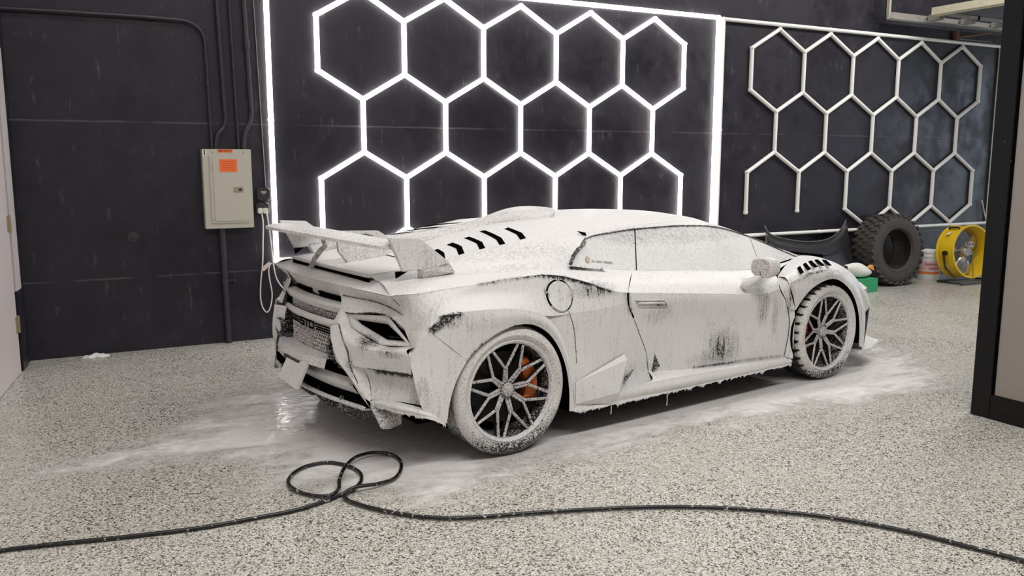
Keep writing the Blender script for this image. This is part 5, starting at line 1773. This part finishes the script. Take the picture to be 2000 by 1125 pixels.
for i in (1, 29):
    child(MB().prism([Vector(v[i * nz]) + Vector(d) for d in ((-.02, -.012, -.05), (.02, -.012, -.05), (.02, -.012, -.15), (-.02, -.012, -.15))], (0, -.01, 0)), 'hinge_plate', flat('worn_plate', (.20, .18, .12), .6), hpo)

# green box with a white bundle on it, behind the car's nose
gx, gy = 6.02, -.50
tagset(MB().box(gx - .20, gx + .20, gy - .11, gy + .11, 0, .155).build('green_box', flat('green_card', (.03, .34, .14), .55), bevel=.004), 'small green box on the floor behind the front wheel', 'box')
wb = MB()
vv = []
for i in range(13):
    for j in range(16):
        a = 2 * PI * j / 16
        t_ = i / 12
        r = .085 * math.sin(PI * (.08 + .86 * t_)) ** .6 * (1 + .08 * math.sin(3 * a + 5 * t_))
        vv.append((gx - .22 + .40 * t_, gy + r * 1.0 * math.cos(a), .245 + .035 * (1 - 2 * t_) + r * .95 * math.sin(a)))
wb.add(vv, [(i * 16 + j, i * 16 + (j + 1) % 16, (i + 1) * 16 + (j + 1) % 16, (i + 1) * 16 + j) for i in range(12) for j in range(16)])
wbo = empty('paper_sack', (gx, gy, .155))
tagset(wbo, 'white rolled sack with an orange tip lying on the green box', 'sack')
child(wb, 'sack_body', flat('white_paper', (.78, .77, .72), .7), wbo, smooth=True)
child(MB().prism([(gx + .12, gy - .05, .27), (gx + .20, gy - .05, .235), (gx + .175, gy - .05, .30), (gx + .15, gy - .05, .285)], (0, .05, 0)), 'orange_tip', flat('orange_paper', (.72, .33, .08), .6), wbo)

# ------------------------------------------------------------------ pressure hose on the floor
HL = [(-2.60, -3.50), (-2.242, -3.548), (-2.07, -3.58), (-1.893, -3.623), (-1.71, -3.661), (-1.521, -3.691), (-1.319, -3.696), (-1.148, -3.692), (-1.002, -3.650), (-.932, -3.618)]
L2 = [(-.877, -3.613), (-.755, -3.600), (-.661, -3.552), (-.587, -3.442), (-.552, -3.325), (-.570, -3.235), (-.638, -3.195), (-.730, -3.224), (-.833, -3.351), (-.905, -3.495), (-.938, -3.585)]
L1 = [(-.985, -3.612), (-1.067, -3.552), (-1.110, -3.443), (-1.106, -3.354), (-1.054, -3.257), (-.978, -3.198), (-.876, -3.195), (-.802, -3.290), (-.779, -3.402), (-.808, -3.511), (-.868, -3.590), (-.925, -3.640)]
HR = [(-.930, -3.680), (-.900, -3.761), (-.810, -3.899), (-.695, -4.018), (-.570, -4.095), (-.363, -4.164), (-.154, -4.232), (.054, -4.311), (.257, -4.399), (.444, -4.510), (.614, -4.635), (.766, -4.774), (.888, -4.928), (.984, -5.092), (1.055, -5.260), (1.121, -5.418), (1.20, -5.75), (1.22, -6.2)]
hz = [.010] * len(HL) + [.030, .022, .014, .012, .014, .018, .024, .03, .036, .030, .020] + [.013] * len(L1) + [.012] * len(HR)
M['hose'] = NT('wet_black_hose')
_t = M['hose']
_c = _t.coord('Object')
_f = _t.maprange(_t.noise(_c, 55, 3, .6), .60, .68)
_t.set(color=_t.mix(_f, (.010, .010, .011), (.55, .53, .51)), rough=.3)
M['hose'] = _t.m
tagset(MB().tube(catmull([(x, y, z) for (x, y), z in zip(HL + L2 + L1 + HR, hz)], 420), .0086, 10).build('pressure_hose', M['hose'], smooth=True), 'black pressure washer hose with two loops across the floor', 'hose')

# ------------------------------------------------------------------ foam puddle
poly = [(-2.15, -2.66), (-1.85, -2.42), (-1.50, -2.30), (-1.28, -2.0), (-1.08, -1.62), (-.72, -1.34), (-.2, -1.22), (.8, -1.15), (2.2, -1.2), (3.4, -1.6), (4.0, -2.2), (3.75, -2.95), (3.1, -3.72), (2.2, -3.72), (1.25, -3.62), (.55, -3.72), (0.0, -3.70), (-.45, -3.90), (-.70, -3.86), (-.95, -3.66), (-1.12, -3.40), (-1.22, -3.05), (-1.55, -2.80), (-1.85, -2.78)]


def sdist(x, y):
    ins = False
    d = 1e9
    for (x0, y0), (x1, y1) in zip(poly, poly[1:] + poly[:1]):
        if (y0 > y) != (y1 > y) and x < (x1 - x0) * (y - y0) / (y1 - y0) + x0:
            ins = not ins
        vx, vy = x1 - x0, y1 - y0
        t_ = max(0, min(1, ((x - x0) * vx + (y - y0) * vy) / (vx * vx + vy * vy)))
        d = min(d, math.hypot(x - x0 - t_ * vx, y - y0 - t_ * vy))
    return d if ins else -d


GXN, GYN = 130, 70
gx0, gx1, gy0, gy1 = -2.6, 4.5, -4.3, -.8
vals, idx, v, f = [], {}, [], []
for i in range(GXN):
    for j in range(GYN):
        x, y = gx0 + (gx1 - gx0) * i / (GXN - 1), gy0 + (gy1 - gy0) * j / (GYN - 1)
        s = sdist(x, y)
        if s > -.45:
            idx[(i, j)] = len(v)
            v.append((x, y, .0022))
            vals.append(max(0.0, min(1.0, .5 + s / .8)))
for i in range(GXN - 1):
    for j in range(GYN - 1):
        q = [(i, j), (i + 1, j), (i + 1, j + 1), (i, j + 1)]
        if all(k in idx for k in q):
            f.append(tuple(idx[k] for k in q))
t = NT('foam_film')
c = t.coord('Object')
a = t.attr('amount')
n1 = t.noise(t.mapping(c, (1.0, 2.2, 1), rot=(0, 0, .5)), 2.1, 6, .62, .6)
n2 = t.noise(c, 16, 4, .65)
s = t.math('ADD', a, t.math('ADD', t.math('MULTIPLY', t.math('SUBTRACT', n1, .5), 1.15), t.math('MULTIPLY', t.math('SUBTRACT', n2, .5), .35)))
al = t.maprange(s, .36, .92, 0.0, 0.95)
t.set(color=t.mix(t.maprange(n1, .35, .65), (.80, .765, .75), (.90, .88, .865)), rough=t.maprange(n2, .3, .7, .05, .30), spec=.5, alpha=al)
t.bump(t.noise(t.mapping(c, (1, 1.6, 1)), 22, 3, .5), .16, .01)
pud = mesh_obj('foam_puddle', v, f, t.m, None, True)
at = pud.data.attributes.new('amount', 'FLOAT', 'POINT')
at.data.foreach_set('value', vals)
tagset(pud, 'wet white foam film spread on the floor around the car', 'foam', kind='stuff')
